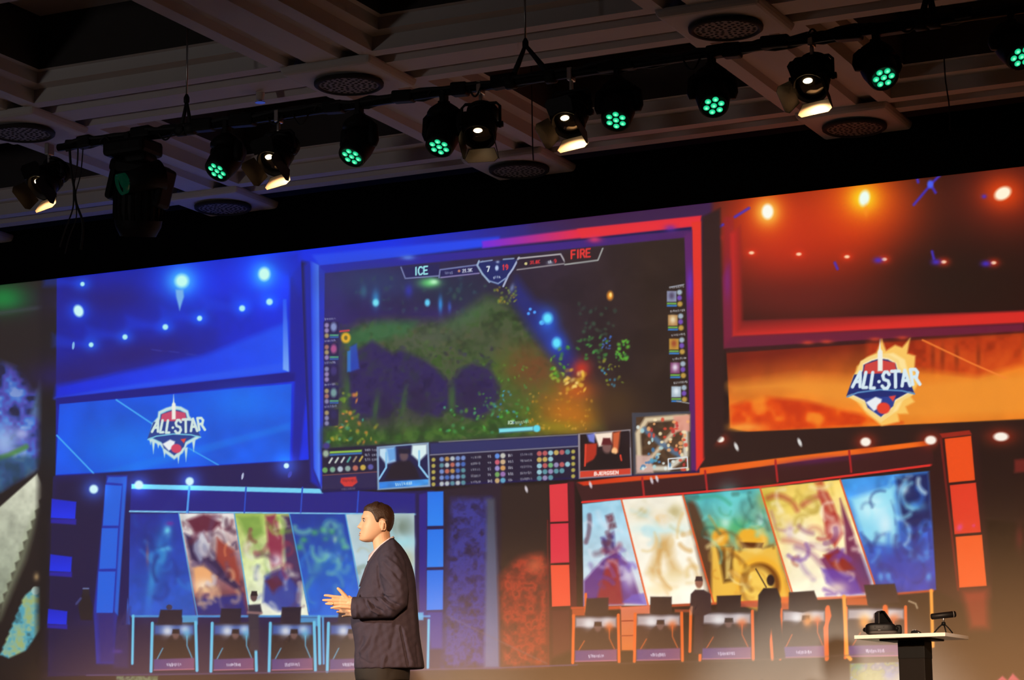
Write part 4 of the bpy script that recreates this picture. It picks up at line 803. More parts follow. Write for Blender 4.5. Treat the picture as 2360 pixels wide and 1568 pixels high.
def build_screen():
    f = lambda a, b, n: np.linspace(a, b, n, endpoint=False)
    XA = np.concatenate([f(-14.6, -12.15, 60), f(-12.15, -3.45, 1500), np.linspace(-3.45, -1.2, 56)])
    z_top, z_fine, z_bot = EYE + 0.2487 * Y_SCREEN + .03, EYE + .40, EYE - .10
    ZA = np.concatenate([f(z_top, z_fine, 600), np.linspace(z_fine, z_bot, 40)])
    GX, GZ = np.meshgrid(XA, ZA)
    dx, dy, dz = GX, np.full_like(GX, Y_SCREEN), GZ - EYE
    cx_ = dx * RIGHT.x + dy * RIGHT.y + dz * RIGHT.z; cy_ = dx * DOWN.x + dy * DOWN.y + dz * DOWN.z; cz_ = dx * FWD.x + dy * FWD.y + dz * FWD.z
    PX = CX + FPX * cx_ / cz_; PY = CY + FPX * cy_ / cz_
    def slicer(x0, y0, x1, y1):
        x0, x1 = max(x0, -1400), min(x1, 3800)
        q = [at(x, y, Y_SCREEN) for x in (x0, x1) for y in (y0, y1)]
        a, b = min(v.x for v in q), max(v.x for v in q); c, d = min(v.z for v in q), max(v.z for v in q)
        i0 = int(np.searchsorted(-ZA, -d)) - 1; i1 = int(np.searchsorted(-ZA, -c)) + 1
        j0 = int(np.searchsorted(XA, a)) - 1; j1 = int(np.searchsorted(XA, b)) + 1
        return (slice(max(i0, 0), max(i1, 0)), slice(max(j0, 0), max(j1, 0)))
    P = Painter(PX, PY, slicer)
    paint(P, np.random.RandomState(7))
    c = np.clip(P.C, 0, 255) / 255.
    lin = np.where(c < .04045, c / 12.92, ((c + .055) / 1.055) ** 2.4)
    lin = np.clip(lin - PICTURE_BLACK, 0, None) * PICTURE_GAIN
    ny, nx = GX.shape
    co = np.stack([GX, np.full_like(GX, Y_SCREEN), GZ], -1).reshape(-1, 3).astype(np.float32)
    idx = np.arange(ny * nx, dtype=np.int32).reshape(ny, nx)
    quads = np.stack([idx[1:, :-1], idx[1:, 1:], idx[:-1, 1:], idx[:-1, :-1]], -1).reshape(-1)
    me = bpy.data.meshes.new('projection_surface')
    me.vertices.add(len(co)); me.vertices.foreach_set('co', co.ravel())
    me.loops.add(len(quads)); me.loops.foreach_set('vertex_index', quads)
    nq = len(quads) // 4
    me.polygons.add(nq); me.polygons.foreach_set('loop_start', np.arange(0, nq * 4, 4, dtype=np.int32))
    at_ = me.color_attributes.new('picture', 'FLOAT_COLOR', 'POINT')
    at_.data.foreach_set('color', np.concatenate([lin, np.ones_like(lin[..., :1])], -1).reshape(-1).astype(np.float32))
    me.update(); me.validate()
    m = bpy.data.materials.new('projection_screen'); m.use_nodes = True; nt = m.node_tree; b = nt.nodes['Principled BSDF']
    b.inputs['Base Color'].default_value = (.42, .42, .42, 1); b.inputs['Roughness'].default_value = .9; b.inputs['Specular IOR Level'].default_value = .1
    a = nt.nodes.new('ShaderNodeVertexColor'); a.layer_name = 'picture'
    nt.links.new(a.outputs['Color'], b.inputs['Emission Color']); b.inputs['Emission Strength'].default_value = 1.0
    m.cycles.emission_sampling = 'NONE'
    t = thing('projection_screen', 'wide stage screen showing a blue and red gaming arena picture', 'screen', (0, 0, 0))
    link('projection_surface', me, m, t)
    fr = MB(); x0, x1 = XA[0], XA[-1]
    for c_, s_ in ((((x0 + x1) / 2, Y_SCREEN + .05, z_top + .04), (x1 - x0 + .2, .1, .08)), (((x0 + x1) / 2, Y_SCREEN + .05, z_bot - .04), (x1 - x0 + .2, .1, .08)),
                   ((x0 - .05, Y_SCREEN + .05, (z_top + z_bot) / 2), (.1, .1, z_top - z_bot)), ((x1 + .05, Y_SCREEN + .05, (z_top + z_bot) / 2), (.1, .1, z_top - z_bot))):
        fr.box(c_, s_)
    fr.build('screen_frame', M_BLACK, t)
    for xs in (x0 + 1.5, (x0 + x1) / 2, x1 - 1.5):
        MB().box((xs, Y_SCREEN + .12, z_bot / 2), (.08, .06, z_bot)).build('support_leg', M_BLACK, t)
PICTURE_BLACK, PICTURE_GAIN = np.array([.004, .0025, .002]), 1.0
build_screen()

# black masking drape hanging from the ceiling in front of the screen's top edge
def drape():
    Yd = Y_SCREEN - .12; zb = EYE + .2487 * Yd; zt = H + .1; n = 260; vs = []; fs = []
    for i in range(n + 1):
        x = -16 + 18 * i / n
        for k, z in enumerate((zt, (zt + zb) / 2, zb)):
            y = Yd + .004 * math.sin(i * .9) * (1 - .45 * k)
            vs += [(x, y, z), (x, y + .012, z)]
    for i in range(n):
        a, b = i * 6, i * 6 + 6
        for k in (0, 2): fs += [(a + k, b + k, b + k + 2, a + k + 2), (a + k + 1, a + k + 3, b + k + 3, b + k + 1)]
        fs += [(a, a + 1, b + 1, b), (a + 4, b + 4, b + 5, a + 5)]
    o = MB().add(vs, fs).build('masking_drape', M_DRAPE, None, True)
    tag(o, 'long black masking drape hanging above the screen', 'drape')
drape()
# ================================================================ lighting pipe, slings, cables
UP = -DOWN; TOC = -FWD
def cdir(x, y, z):
    """direction given as right, up, towards the lens"""
    return (RIGHT * x + UP * y + TOC * z).normalized()
Y_PIPE = 11.8
z_pipe = at(1180, 190, Y_PIPE).z
xl = at(135, 333, Y_PIPE).x; xr = 1.2
pipe = thing('lighting_pipe', 'long black lighting pipe with taped cables, hung under the ceiling', 'lighting pipe', ((xl + xr) / 2, Y_PIPE, z_pipe))
def rel(p, t): return Vector(p) - Vector(t.location)
MB().tube([(xl - pipe.location.x, 0, 0), (xr - pipe.location.x, 0, 0)], .024, 16).build('tube', M_BLACK, pipe, True)
rs = random.Random(11)
for k, (off, r0) in enumerate((((.012, .028), .016), ((-.02, .02), .013), ((.02, -.012), .012))):
    pts = []; x = xl + .05
    while x < xr:
        pts.append((x - pipe.location.x, off[0] + rs.uniform(-.01, .01), off[1] + rs.uniform(-.012, .012))); x += .09
    MB().tube(pts, [r0 * rs.uniform(.8, 1.25) for _ in pts], 8).build('loom', M_CABLE, pipe, True)
for px in (200, 330, 470, 560, 770, 930, 1060, 1160, 1400, 1440, 1655, 1690, 1790, 1960, 2060, 2230):
    X = at(px, 190, Y_PIPE).x
    MB().box((X - pipe.location.x, .0, rs.uniform(-.005, .02)), (rs.uniform(.10, .17), .075, rs.uniform(.06, .085)), Matrix.Rotation(rs.uniform(-.08, .08), 3, 'Y')).build('power_box', M_CAST, pipe, bevel=.012)
for px in (250, 390, 420, 640, 700, 740, 1010, 1100, 1600, 1650, 1700, 1880, 2100):     # little drooping loops of flex
    X = at(px, 190, Y_PIPE).x - pipe.location.x; w_ = rs.uniform(.05, .12); d_ = rs.uniform(.03, .075) * (1 if rs.random() < .7 else -.8)
    MB().tube([(X - w_ / 2 + w_ * q / 8, -.03, -.01 - d_ * math.sin(math.pi * q / 8)) for q in range(9)], .006, 6).build('flex_loop', M_CABLE, pipe, True)
def sling(apx, apy, legs, lab, w0):
    a = at(apx, apy, Y_PIPE)
    t = thing('pipe_sling', lab, 'sling', a, group='slings holding the lighting pipe')
    for lx in legs:
        b = at(lx, 190, Y_PIPE); b.z = z_pipe
        b = b - a
        MB().tube([(0, 0, 0), b * .5, b], [w0 * .7, w0, w0 * 1.3], 8).build('strap', M_CABLE, t, True)
        MB().lathe([(.034, -.03), (.04, -.028), (.04, .028), (.034, .03)], 16, Matrix.Translation(b) @ Matrix.Rotation(math.pi / 2, 4, 'Y')).build('wrap', M_CABLE, t, True)
    MB().tube([(0, 0, 0), (0, 0, max(.05, H + .3 - a.z))], .006, 8).build('hanging_wire', M_STEEL, t, True)
    MB().lathe([(.012, -.02), (.018, -.01), (.018, .02), (.008, .04)], 12).build('shackle', M_BLACK, t, True)
sling(430, 232, (420, 442), 'narrow black sling on the pipe, left of the second green lamp', .012)
sling(1211, 104, (1178, 1270), 'wide black triangular sling rising from the pipe at the centre', .016)
sling(2140, -30, (2128, 2160), 'black sling on the pipe near the top right corner', .018)

# hanging cables
def cable(name, pts, r, lab, Y=Y_PIPE):
    q = [at(x, y, Y) for x, y in pts]
    if name == 'safety_wire': q[0].z = H + .68; q[0].x = q[1].x
    o0 = q[0]
    dense = []
    for i in range(len(q) - 1):
        p0, p1, p2, p3 = q[max(i - 1, 0)], q[i], q[i + 1], q[min(i + 2, len(q) - 1)]
        for k in range(6):
            t_ = k / 6
            dense.append(.5 * ((2 * p1) + (p2 - p0) * t_ + (2 * p0 - 5 * p1 + 4 * p2 - p3) * t_ ** 2 + (3 * p1 - p0 - 3 * p2 + p3) * t_ ** 3))
    dense.append(q[-1])
    o = MB().tube([d - o0 for d in dense], r, 7).build(name, M_CABLE, None, True); o.location = o0
    tag(o, lab, 'cable')
cable('power_cable', [(160, 335), (164, 390), (172, 440), (176, 470), (190, 510), (190, 545), (186, 575)], .008, 'thick black cable hanging from the pipe beside the leftmost lamp')
cable('power_cable', [(180, 330), (178, 380), (170, 430), (168, 480), (150, 530), (138, 570)], .005, 'thin black cable curving left below the leftmost lamp')
cable('power_cable', [(192, 332), (186, 400), (174, 450), (176, 500), (160, 545), (150, 585)], .004, 'thinnest black cable, middle one of three beside the leftmost lamp')
cable('safety_wire', [(2170, 40), (2176, 140), (2182, 205), (2187, 240), (2190, 300)], .0045, 'thin dark wire dangling over the drape at the far right', at_z(2170, 50, H + .1).y)
cable('safety_wire', [(1226, 240), (1227, 310), (1229, 370)], .0045, 'thin dark wire dangling below the central sling', at_z(1226, 250, H + .1).y)

# ================================================================ green LED wash heads
def led_material():
    m = bpy.data.materials.new('green_led'); m.use_nodes = True; nt = m.node_tree; b = nt.nodes['Principled BSDF']
    b.inputs['Base Color'].default_value = (.01, .05, .03, 1); b.inputs['Roughness'].default_value = .2
    tc = nt.nodes.new('ShaderNodeTexCoord'); mp = nt.nodes.new('ShaderNodeMapping'); mp.inputs['Scale'].default_value = (1, 1, 0)
    ln = nt.nodes.new('ShaderNodeVectorMath'); ln.operation = 'LENGTH'; cr = nt.nodes.new('ShaderNodeValToRGB')
    e = cr.color_ramp.elements; e[0].position = 0.0; e[0].color = (.5, 1.6, .85, 1); e[1].position = 1.; e[1].color = (.0, .22, .10, 1)
    k = cr.color_ramp.elements.new(.42); k.color = (.03, .85, .38, 1)
    mu = nt.nodes.new('ShaderNodeMath'); mu.operation = 'MULTIPLY'; mu.inputs[1].default_value = 1 / .0225
    nt.links.new(tc.outputs['Object'], mp.inputs['Vector']); nt.links.new(mp.outputs['Vector'], ln.inputs[0]); nt.links.new(ln.outputs['Value'], mu.inputs[0]); nt.links.new(mu.outputs[0], cr.inputs[0])
    nt.links.new(cr.outputs['Color'], b.inputs['Emission Color']); b.inputs['Emission Strength'].default_value = 1.0
    return m
M_LED = led_material()
M_LEDPLATE = mat('green_led_plate', (.01, .03, .02), .3, emit=(.0, .30, .13), strength=1.)
LEDM = {}
def axis_quat(d, up=Vector((0, 0, 1))):
    z = Vector(d).normalized(); x = up.cross(z).normalized(); y = z.cross(x)
    return Matrix((x, y, z)).transposed()
def wash_head(lx, ly, ax, lab, lit=True):
    a = cdir(*ax)
    lens = at(lx, ly, Y_PIPE); k = FPX / depth(lens)
    pv = at(lx - ax[0] / Vector(ax).length * .12 * k, ly + ax[1] / Vector(ax).length * .12 * k, Y_PIPE)
    top = Vector((pv.x, Y_PIPE, z_pipe))
    t = thing('led_wash_light', lab, 'stage light', top, group='green LED wash lights on the pipe')
    d = pv - top                                  # from the pipe down to the pivot
    yaw = math.atan2(a.x, -a.y); R3 = Matrix.Rotation(yaw, 3, 'Z')
    MB().box((0, 0, -.02), (.035, .06, .09)).box((0, 0, -.062), (.06, .05, .02)).build('clamp', M_BLACK, t, bevel=.006)
    b = MB(); b.lathe([(.03, -.062), (.05, -.075), (.085, -.1), (.1, -.125), (.1, -.145), (.06, -.155)], 20); b.build('base', M_CAST, t, True)
    for s_ in (-1, 1):
        off = R3 @ Vector((s_ * .108, 0, 0)); y = MB()
        y.tube([off * .8 + Vector((0, 0, -.125)), off + Vector((0, 0, -.15)), off + Vector((0, 0, d.z)), off + Vector((0, 0, d.z - .035))], [.02, .028, .034, .02], 10)
        y.build('yoke_arm', M_CAST, t, True)
    if not LEDM:
        LEDM['head'] = MB().lathe([(0, -.13), (.05, -.128), (.082, -.105), (.094, -.04), (.096, .03), (.088, .085), (.082, .12), (.068, .122), (.066, .106), (0, .106)], 32).build('head', M_CAST, t, True).data
        h = bpy.data.objects[-1] if False else [c for c in t.children if c.name.startswith('head')][0]
    else:
        h = link('head', LEDM['head'], None, t)
    h.location = d; h.rotation_euler = axis_quat(a).to_euler()
    if 'bezel' not in LEDM:
        LEDM['bezel'] = MB().lathe([(.069, .118), (.075, .127), (.081, .118)], 32).build('bezel', mat('bezel', (.03, .06, .05), .25), h, True).data
        LEDM['plate'] = MB().lathe([(.0655, .107), (.0655, .109), (0, .109)], 28).build('reflector_plate', M_LEDPLATE, h).data
        o = MB().lathe([(.0215, 0), (.020, .006), (.016, .011), (.008, .014), (0, .015)], 16).build('led_lens', M_LED, h, True); LEDM['lens'] = o.data
        first = [o]
    else:
        link('bezel', LEDM['bezel'], None, h); link('reflector_plate', LEDM['plate'], None, h); first = []
    for q in range(7):
        o = first.pop() if first else link('led_lens', LEDM['lens'], None, h)
        r = 0 if q == 0 else .0425; an = q * math.pi / 3 + .35
        o.location = (r * math.cos(an), r * math.sin(an), .109)
wash_head(503, 397, (-.42, -.68, .6), 'leftmost green LED wash light, right of the large black moving head')
wash_head(812, 364, (-.34, -.72, .6), 'second green LED wash light from the left, right of a glowing barn-door lamp')
wash_head(1013, 342, (-.22, -.74, .62), 'third green LED wash light, close beside the dim barn-door lamp')
wash_head(1418, 281, (-.16, -.70, .68), 'fourth green LED wash light, right of the central barn-door lamp')
wash_head(1642, 248, (.0, -.66, .74), 'fifth green LED wash light, standing alone on the pipe right of centre')
wash_head(2031, 184, (.18, -.62, .76), 'sixth green LED wash light, right of the right-hand barn-door lamp')
wash_head(2346, 136, (.22, -.6, .76), 'green LED wash light cut off by the right edge')

# ================================================================ barn-door lamps
M_DOOR = mat('door_metal', (.004, .003, .0026), .35, spec=.3)
M_DOOR_LIT = mat('door_lit_face', (.42, .33, .25), .45)  # far paler than the door metal: lamp light put into the colour
M_LENS = mat('dark_lens', (.01, .008, .006), .08, spec=.8)
def barn_door_lamp(fx, fy, ax, roll, lab, watts, glow, left_open=44):
    a = cdir(*ax); n_ = Vector(ax).length
    front = at(fx, fy, Y_PIPE); k = FPX / depth(front)
    pv = at(fx - ax[0] / n_ * .11 * k, fy + ax[1] / n_ * .11 * k, Y_PIPE)
    top = Vector((pv.x, Y_PIPE, z_pipe))
    t = thing('barn_door_lamp', lab, 'stage light', top, group='warm barn-door lamps on the pipe')
    d = pv - top
    yaw = math.atan2(a.x, -a.y); R3 = Matrix.Rotation(yaw, 3, 'Z')
    MB().box((0, 0, -.005), (.03, .065, .075)).box((0, 0, -.065), (.02, .02, .06)).build('clamp', M_STEEL, t, bevel=.005)
    y = MB(); w_ = .112
    arc = [(-w_, d.z - .02), (-w_, -.12), (-w_ + .02, -.1), (w_ - .02, -.1), (w_, -.12), (w_, d.z - .02)]
    y.tube([R3 @ Vector((x, 0, z)) for x, z in arc], .009, 8)
    y.build('yoke', M_BLACK, t, True)
    for s_ in (-1, 1): MB().tube([R3 @ Vector((s_ * .09, 0, 0)) + Vector((0, 0, d.z)), R3 @ Vector((s_ * .13, 0, 0)) + Vector((0, 0, d.z))], .018, 10).build('pivot_knob', M_BLACK, t, True)
    h = MB().lathe([(0, -.13), (.05, -.128), (.07, -.11), (.074, -.06), (.088, -.04), (.09, .06), (.098, .065), (.098, .1), (.088, .1), (.084, .07), (0, .07)], 32).build('housing', M_BLACK, t, True)
    h.location = d; h.rotation_euler = (axis_quat(a) @ Matrix.Rotation(roll, 3, 'Z')).to_euler()
    for z in (-.11, -.085, -.02, .0, .02): MB().lathe([(.078 if z < -.05 else .09, z - .004), (.096, z), (.078 if z < -.05 else .09, z + .004)], 28).build('cooling_fin', M_BLACK, h, True)
    MB().lathe([(.084, .072), (.07, .08), (.04, .088), (0, .091)], 28).build('lens', M_LENS, h, True)
    o = MB().lathe([(.026, 0), (.02, .006), (0, .008)], 20).build('lamp', mat('lamp_glow_%d' % int(glow * 10), (1, .8, .5), .3, emit=(1., .72, .38), strength=glow), h, True)
    o.location = (0.0, .042, .088); o.scale = (1., .62, 1)
    # four hinged leaves: left, right, upper, lower
    for q, (ang, open_, L, wi, wo) in enumerate(((0, 14, .115, .15, .19), (180, left_open, .10, .15, .18), (90, 118, .09, .15, .17), (270, 18, .09, .15, .2))):
        m = Matrix.Rotation(math.radians(ang), 4, 'Z') @ Matrix.Translation((.086, 0, .1)) @ Matrix.Rotation(math.radians(open_), 4, 'Y')
        c = .022; th = .003
        out = [(0, -wi / 2), (0, wi / 2), (L - c, wo / 2), (L, wo / 2 - c), (L, -wo / 2 + c), (L - c, -wo / 2)]
        nv = len(out)
        lf = MB().add([m @ Vector((-th * s_, v, u)) for s_ in (0, -1) for u, v in out], [tuple(range(nv)), tuple(range(2 * nv - 1, nv - 1, -1))] + [(i, (i + 1) % nv, nv + (i + 1) % nv, nv + i) for i in range(nv)])
        lf.build('door_leaf', M_DOOR, h)
        if ang != 270: continue
        ins = MB().add([m @ Vector((-.0006, v * .97, .004 + u * .96)) for u, v in out] + [m @ Vector((-.0002, v * .97, .004 + u * .96)) for u, v in out], [tuple(range(nv)), tuple(range(2 * nv - 1, nv - 1, -1))] + [(i, (i + 1) % nv, nv + (i + 1) % nv, nv + i) for i in range(nv)])
        ins.build('leaf_lit_face', M_DOOR_LIT, h)  # pale face on the lower leaf only, painted as lit
    ld = bpy.data.lights.new('beam', 'SPOT'); ld.color = (1., .6, .28); ld.energy = watts * .7; ld.spot_size = math.radians(150); ld.spot_blend = .3; ld.shadow_soft_size = .02
    lo = bpy.data.objects.new('beam', ld); C.objects.link(lo); lo.parent = h; lo.location = (0, 0, .1); lo.rotation_euler = (math.pi, 0, 0)
barn_door_lamp(97, 437, (-.38, -.62, .68), .12, 'leftmost barn-door lamp, glowing warm beside hanging cables', 12, 30)
barn_door_lamp(628, 382, (-.32, -.66, .68), .12, 'glowing barn-door lamp between the first two green lights', 16, 30)
barn_door_lamp(1104, 322, (-.1, -.74, .66), .0, 'dim brown barn-door lamp touching the third green light', .07, 12, 4)
barn_door_lamp(1306, 294, (-.26, -.66, .70), .12, 'brightest central barn-door lamp, right of the triangular sling', 20, 30)
barn_door_lamp(1862, 210, (-.24, -.64, .72), .12, 'right-hand barn-door lamp with bright lower leaf', 20, 30)

# ================================================================ large black moving head at the left
def moving_head():
    top = Vector((at(318, 190, Y_PIPE).x, Y_PIPE, z_pipe))
    t = thing('moving_head', 'large black moving head hanging at the left, its lens turned aside', 'stage light', top)
    MB().box((-.06, 0, -.01), (.04, .07, .08)).box((.06, 0, -.01), (.04, .07, .08)).build('clamp', M_BLACK, t, bevel=.006)
    b = MB(); b.box((-.03, 0, -.08), (.3, .24, .1)).box((.03, 0, -.15), (.16, .16, .06)); b.build('base', M_CAST, t, bevel=.025)
    y = MB(); R3 = Matrix.Rotation(.25, 3, 'Y')
    y.box((.03, 0, -.215), (.40, .14, .085), R3)
    for s_ in (-1, 1): y.box((.03 + s_ * .175, 0, -.31 - s_ * .045), (.05, .15, .25), R3)
    y.build('yoke', M_CAST, t, bevel=.03)
    hd = MB().lathe([(0, -.2), (.09, -.2), (.14, -.17), (.155, -.05), (.155, .05), (.14, .14), (.11, .2), (0, .2)], 32).build('head', M_CAST, t, True)
    hd.location = (.02, .0, -.43); hd.rotation_euler = (axis_quat(Vector((-.15, .2, -1)))).to_euler()
    v = MB()
    for q in range(12): v.box((.153 * math.cos(q * .26 - 3.1), .153 * math.sin(q * .26 - 3.1), .0), (.02, .012, .2))
    v.build('vent_rib', M_CAST, hd)
    ln = MB().lathe([(.05, -.03), (.062, -.03), (.066, .02), (.058, .022), (.055, .0), (0, .004)], 28).build('side_lens', mat('green_reflection_lens', (.01, .05, .03), .15, emit=(0, .09, .045), strength=.12), t, True)  # faint green emission puts a reflection into this lens
    c = at(282, 424, Y_PIPE - .22) - top; ln.location = c; ln.rotation_euler = axis_quat(cdir(-.85, -.3, .45)).to_euler()
    MB().tube([c, c - cdir(-.85, -.3, .45) * .16 + Vector((.05, .08, .02))], [.06, .1], 20).build('lens_barrel', M_CAST, t, True)
moving_head()
M_KIT = mat('matt_black_kit', (.004, .004, .004), .6, spec=.15)
# ================================================================ table and what stands on it
Y_TAB = 13.2
def table():
    a = at(1968, 1464, Y_TAB); b = at(2178, 1459, Y_TAB)
    zt = (a.z + b.z) / 2; x0, x1 = a.x, b.x; dep = .52
    t = thing('pedestal_table', 'narrow high table with white top on a dark square column', 'table', ((x0 + x1) / 2, Y_TAB + dep / 2, 0))
    MB().box((0, 0, zt - .011), (x1 - x0, dep, .022)).build('table_top', mat('white_laminate', (.80, .76, .72), .35, var=.04), t, bevel=.003)
    MB().box((.0, 0, zt - .027), (.30, .3, .01)).build('mounting_plate', M_KIT, t)
    c = at(2100, 1500, Y_TAB + .18)
    cx = c.x - t.location.x
    MB().box((0.0 + cx, .0, (zt - .03) / 2), (.155, .16, zt - .03)).build('column', mat('dark_column', (.007, .005, .004), .6, spec=.12), t, bevel=.004)
    MB().box((cx, 0, zt - .085), (.158, .163, .10)).build('column_shadow', M_KIT, t, bevel=.003)  # darker sleeve: shade under the table top put in as a part
    MB().box((cx, 0, .008), (.42, .42, .016)).build('foot_plate', M_KIT, t, bevel=.004)
    return zt
z_tab = table()
k_tab = FPX / depth(at(2070, 1460, Y_TAB + .15))
# headset: goggles with a curved visor, foam, top strap and side straps
def headset():
    Yh = Y_TAB + .14; c = at(2032, 1447, Yh); base = Vector((c.x, c.y, z_tab))
    R3 = Matrix.Rotation(math.radians(22), 3, 'Z')
    t = thing('vr_headset', 'black virtual reality headset lying on the white table', 'headset', base)
    def rb(sx, sy, sz, c_, n=4., N=18, M=14):
        mb = MB(); vs = []; fs = []
        for i in range(M + 1):
            ph = -math.pi / 2 + math.pi * i / M
            for k in range(N):
                th = 2 * math.pi * k / N
                f = lambda v: math.copysign(abs(v) ** (2 / n), v)
                vs.append(R3 @ Vector((sx * f(math.cos(th)) * f(math.cos(ph)), sy * f(math.sin(th)) * f(math.cos(ph)), sz * f(math.sin(ph)))) + Vector(c_))
        for i in range(M): fs += [(i * N + k, i * N + (k + 1) % N, (i + 1) * N + (k + 1) % N, (i + 1) * N + k) for k in range(N)]
        return mb.add(vs, fs)
    v = rb(.086, .04, .036, (0, -.03, .0365)).build('visor', mat('headset_fabric', (.004, .0036, .004), .5, spec=.2), t, True)
    rb(.082, .012, .012, R3 @ Vector((0, -.066, -.022)) + Vector((0, 0, .0365))).build('lower_bezel', mat('bezel_grey', (.03, .024, .022), .5, spec=.2), v, True)
    for q, sx in enumerate((-.045, .005)): rb(.005, .003, .005, R3 @ Vector((sx, -.07, .012)) + Vector((0, 0, .0365)), 2, 10, 6).build('sensor', mat('sensor_glass', (.05, .05, .055), .15), v, True)
    rb(.014, .002, .005, R3 @ Vector((-.02, -.071, -.008)) + Vector((0, 0, .0365)), 2, 12, 6).build('badge', mat('badge_grey', (.03, .03, .03), .4), v, True)
    rb(.078, .035, .034, R3 @ Vector((.015, .03, 0)) + Vector((0, -.03, .036))).build('face_foam', M_KIT, t, True)
    s_ = MB(); pts = []
    prof = [(-.028, -.02, .066), (-.026, -.02, .13), (-.01, 0, .142), (.008, .02, .14), (.035, .05, .105), (.06, .09, .07), (.085, .12, .03), (.09, .13, .012)]
    vs = []
    for x, y, z in prof:
        p = R3 @ Vector((x, y - .01, 0)); p.z = z
        for wx in (-.03, .03):
            for th in (-.004, .004):
                vs.append(p + R3 @ Vector((wx * .25 + th, -wx, 0)))
    n = len(prof); fs = []
    for i in range(n - 1):
        a, b = 4 * i, 4 * i + 4
        fs += [(a, a + 1, b + 1, b), (a + 2, b + 2, b + 3, a + 3), (a, b, b + 2, a + 2), (a + 1, a + 3, b + 3, b + 1)]
    fs += [(0, 2, 3, 1), (4 * n - 4, 4 * n - 3, 4 * n - 1, 4 * n - 2)]
    s_.add(vs, fs).build('top_strap', mat('strap_grey', (.012, .010, .009), .6, spec=.15), t)
    wd = [(-.022, .06), (-.02, .128), (-.004, .138), (.008, .136), (.062, .066), (.06, .05)]; nw_ = len(wd)
    MB().add([R3 @ Vector((x, yy + x * .8, 0)) + Vector((0, 0, z)) for yy in (.012, .03) for x, z in wd], [tuple(range(nw_)), tuple(range(2 * nw_ - 1, nw_ - 1, -1))] + [(i, (i + 1) % nw_, nw_ + (i + 1) % nw_, nw_ + i) for i in range(nw_)]).build('strap_pad', M_KIT, t, bevel=.004)
    for sx in (-1, 1):
        MB().tube([R3 @ Vector((sx * .085, .0, 0)) + Vector((0, 0, .04)), R3 @ Vector((sx * .09, .07, 0)) + Vector((0, 0, .038)), R3 @ Vector((sx * .06, .13, 0)) + Vector((0, 0, .03)), R3 @ Vector((0, .155, 0)) + Vector((0, 0, .025))], [.012, .014, .014, .016], 8).build('side_strap', M_KIT, t, True)
    rb(.02, .02, .03, R3 @ Vector((.1, .05, 0)) + Vector((0, 0, .033))).build('earphone', M_KIT, t, True)
headset()
# small remote
def remote():
    c = at(2111, 1455, Y_TAB + .12); t = thing('remote_control', 'small glossy black remote beside the headset', 'remote', (c.x, c.y, z_tab))
    vs = []; fs = []; prof = [(-.03, .006, .004), (-.026, .013, .010), (-.01, .016, .013), (.01, .014, .011), (.026, .011, .007), (.032, .005, .004)]; N = 12
    for x, wy, hz in prof: vs += [(x, wy * math.cos(2 * math.pi * k / N), hz + hz * math.sin(2 * math.pi * k / N)) for k in range(N)]
    for i in range(len(prof) - 1): fs += [(i * N + k, i * N + (k + 1) % N, (i + 1) * N + (k + 1) % N, (i + 1) * N + k) for k in range(N)]
    fs += [tuple(range(N - 1, -1, -1)), tuple((len(prof) - 1) * N + k for k in range(N))]
    MB().add(vs, fs).build('body', mat('gloss_black', (.01, .01, .01), .12), t, True)
    for x in (-.016, -.004): MB().lathe([(.005, .0215), (.005, .026), (0, .027)], 12, Matrix.Translation((x, -.002, 0))).build('button', mat('button_grey', (.3, .3, .3), .3), t, True)
remote()
# tracking sensor: a bar on a small tripod
def sensor():
    Ys = Y_TAB + .2; c = at(2172, 1436, Ys); foot = Vector((c.x, c.y, z_tab))
    t = thing('tracking_sensor', 'black bar-shaped sensor on a tiny tripod on the table', 'sensor', foot)
    q0 = at(2147, 1422, Ys - .03) - foot; q1 = at(2201, 1416, Ys + .03) - foot; ax = (q1 - q0).normalized()
    b = MB().tube([q0 - ax * .004, q0, q1, q1 + ax * .004], [.012, .0175, .0185, .014], 20).build('bar', mat('sensor_black', (.006, .005, .005), .5, spec=.2), t, True)
    MB().tube([q1 - ax * .012, q1 - ax * .009], .0192, 20).build('end_ring', mat('ring_grey', (.25, .24, .23), .3), b, True)
    MB().tube([q1 + ax * .002, q1 + ax * .005], .0125, 16).build('end_cap', M_HOLE, b)
    m = (q0 + q1) / 2; hub = Vector((m.x * .9, m.y, m.z - .045))
    MB().tube([m, hub], [.005, .006], 10).build('stem', M_STEEL, t, True)
    MB().lathe([(.006, .008), (.012, .004), (.012, -.008), (.007, -.014)], 14, Matrix.Translation(hub)).build('hub', M_KIT, t, True)
    for a, r0 in ((3.5, .06), (5.2, .055), (.4, .05)):
        e = Vector((hub.x + r0 * math.cos(a), hub.y + r0 * math.sin(a), .004))
        MB().tube([hub, hub.lerp(e, .5) + Vector((0, 0, .004)), e], [.004, .0042, .0038], 8).build('leg', M_KIT, t, True)
sensor()
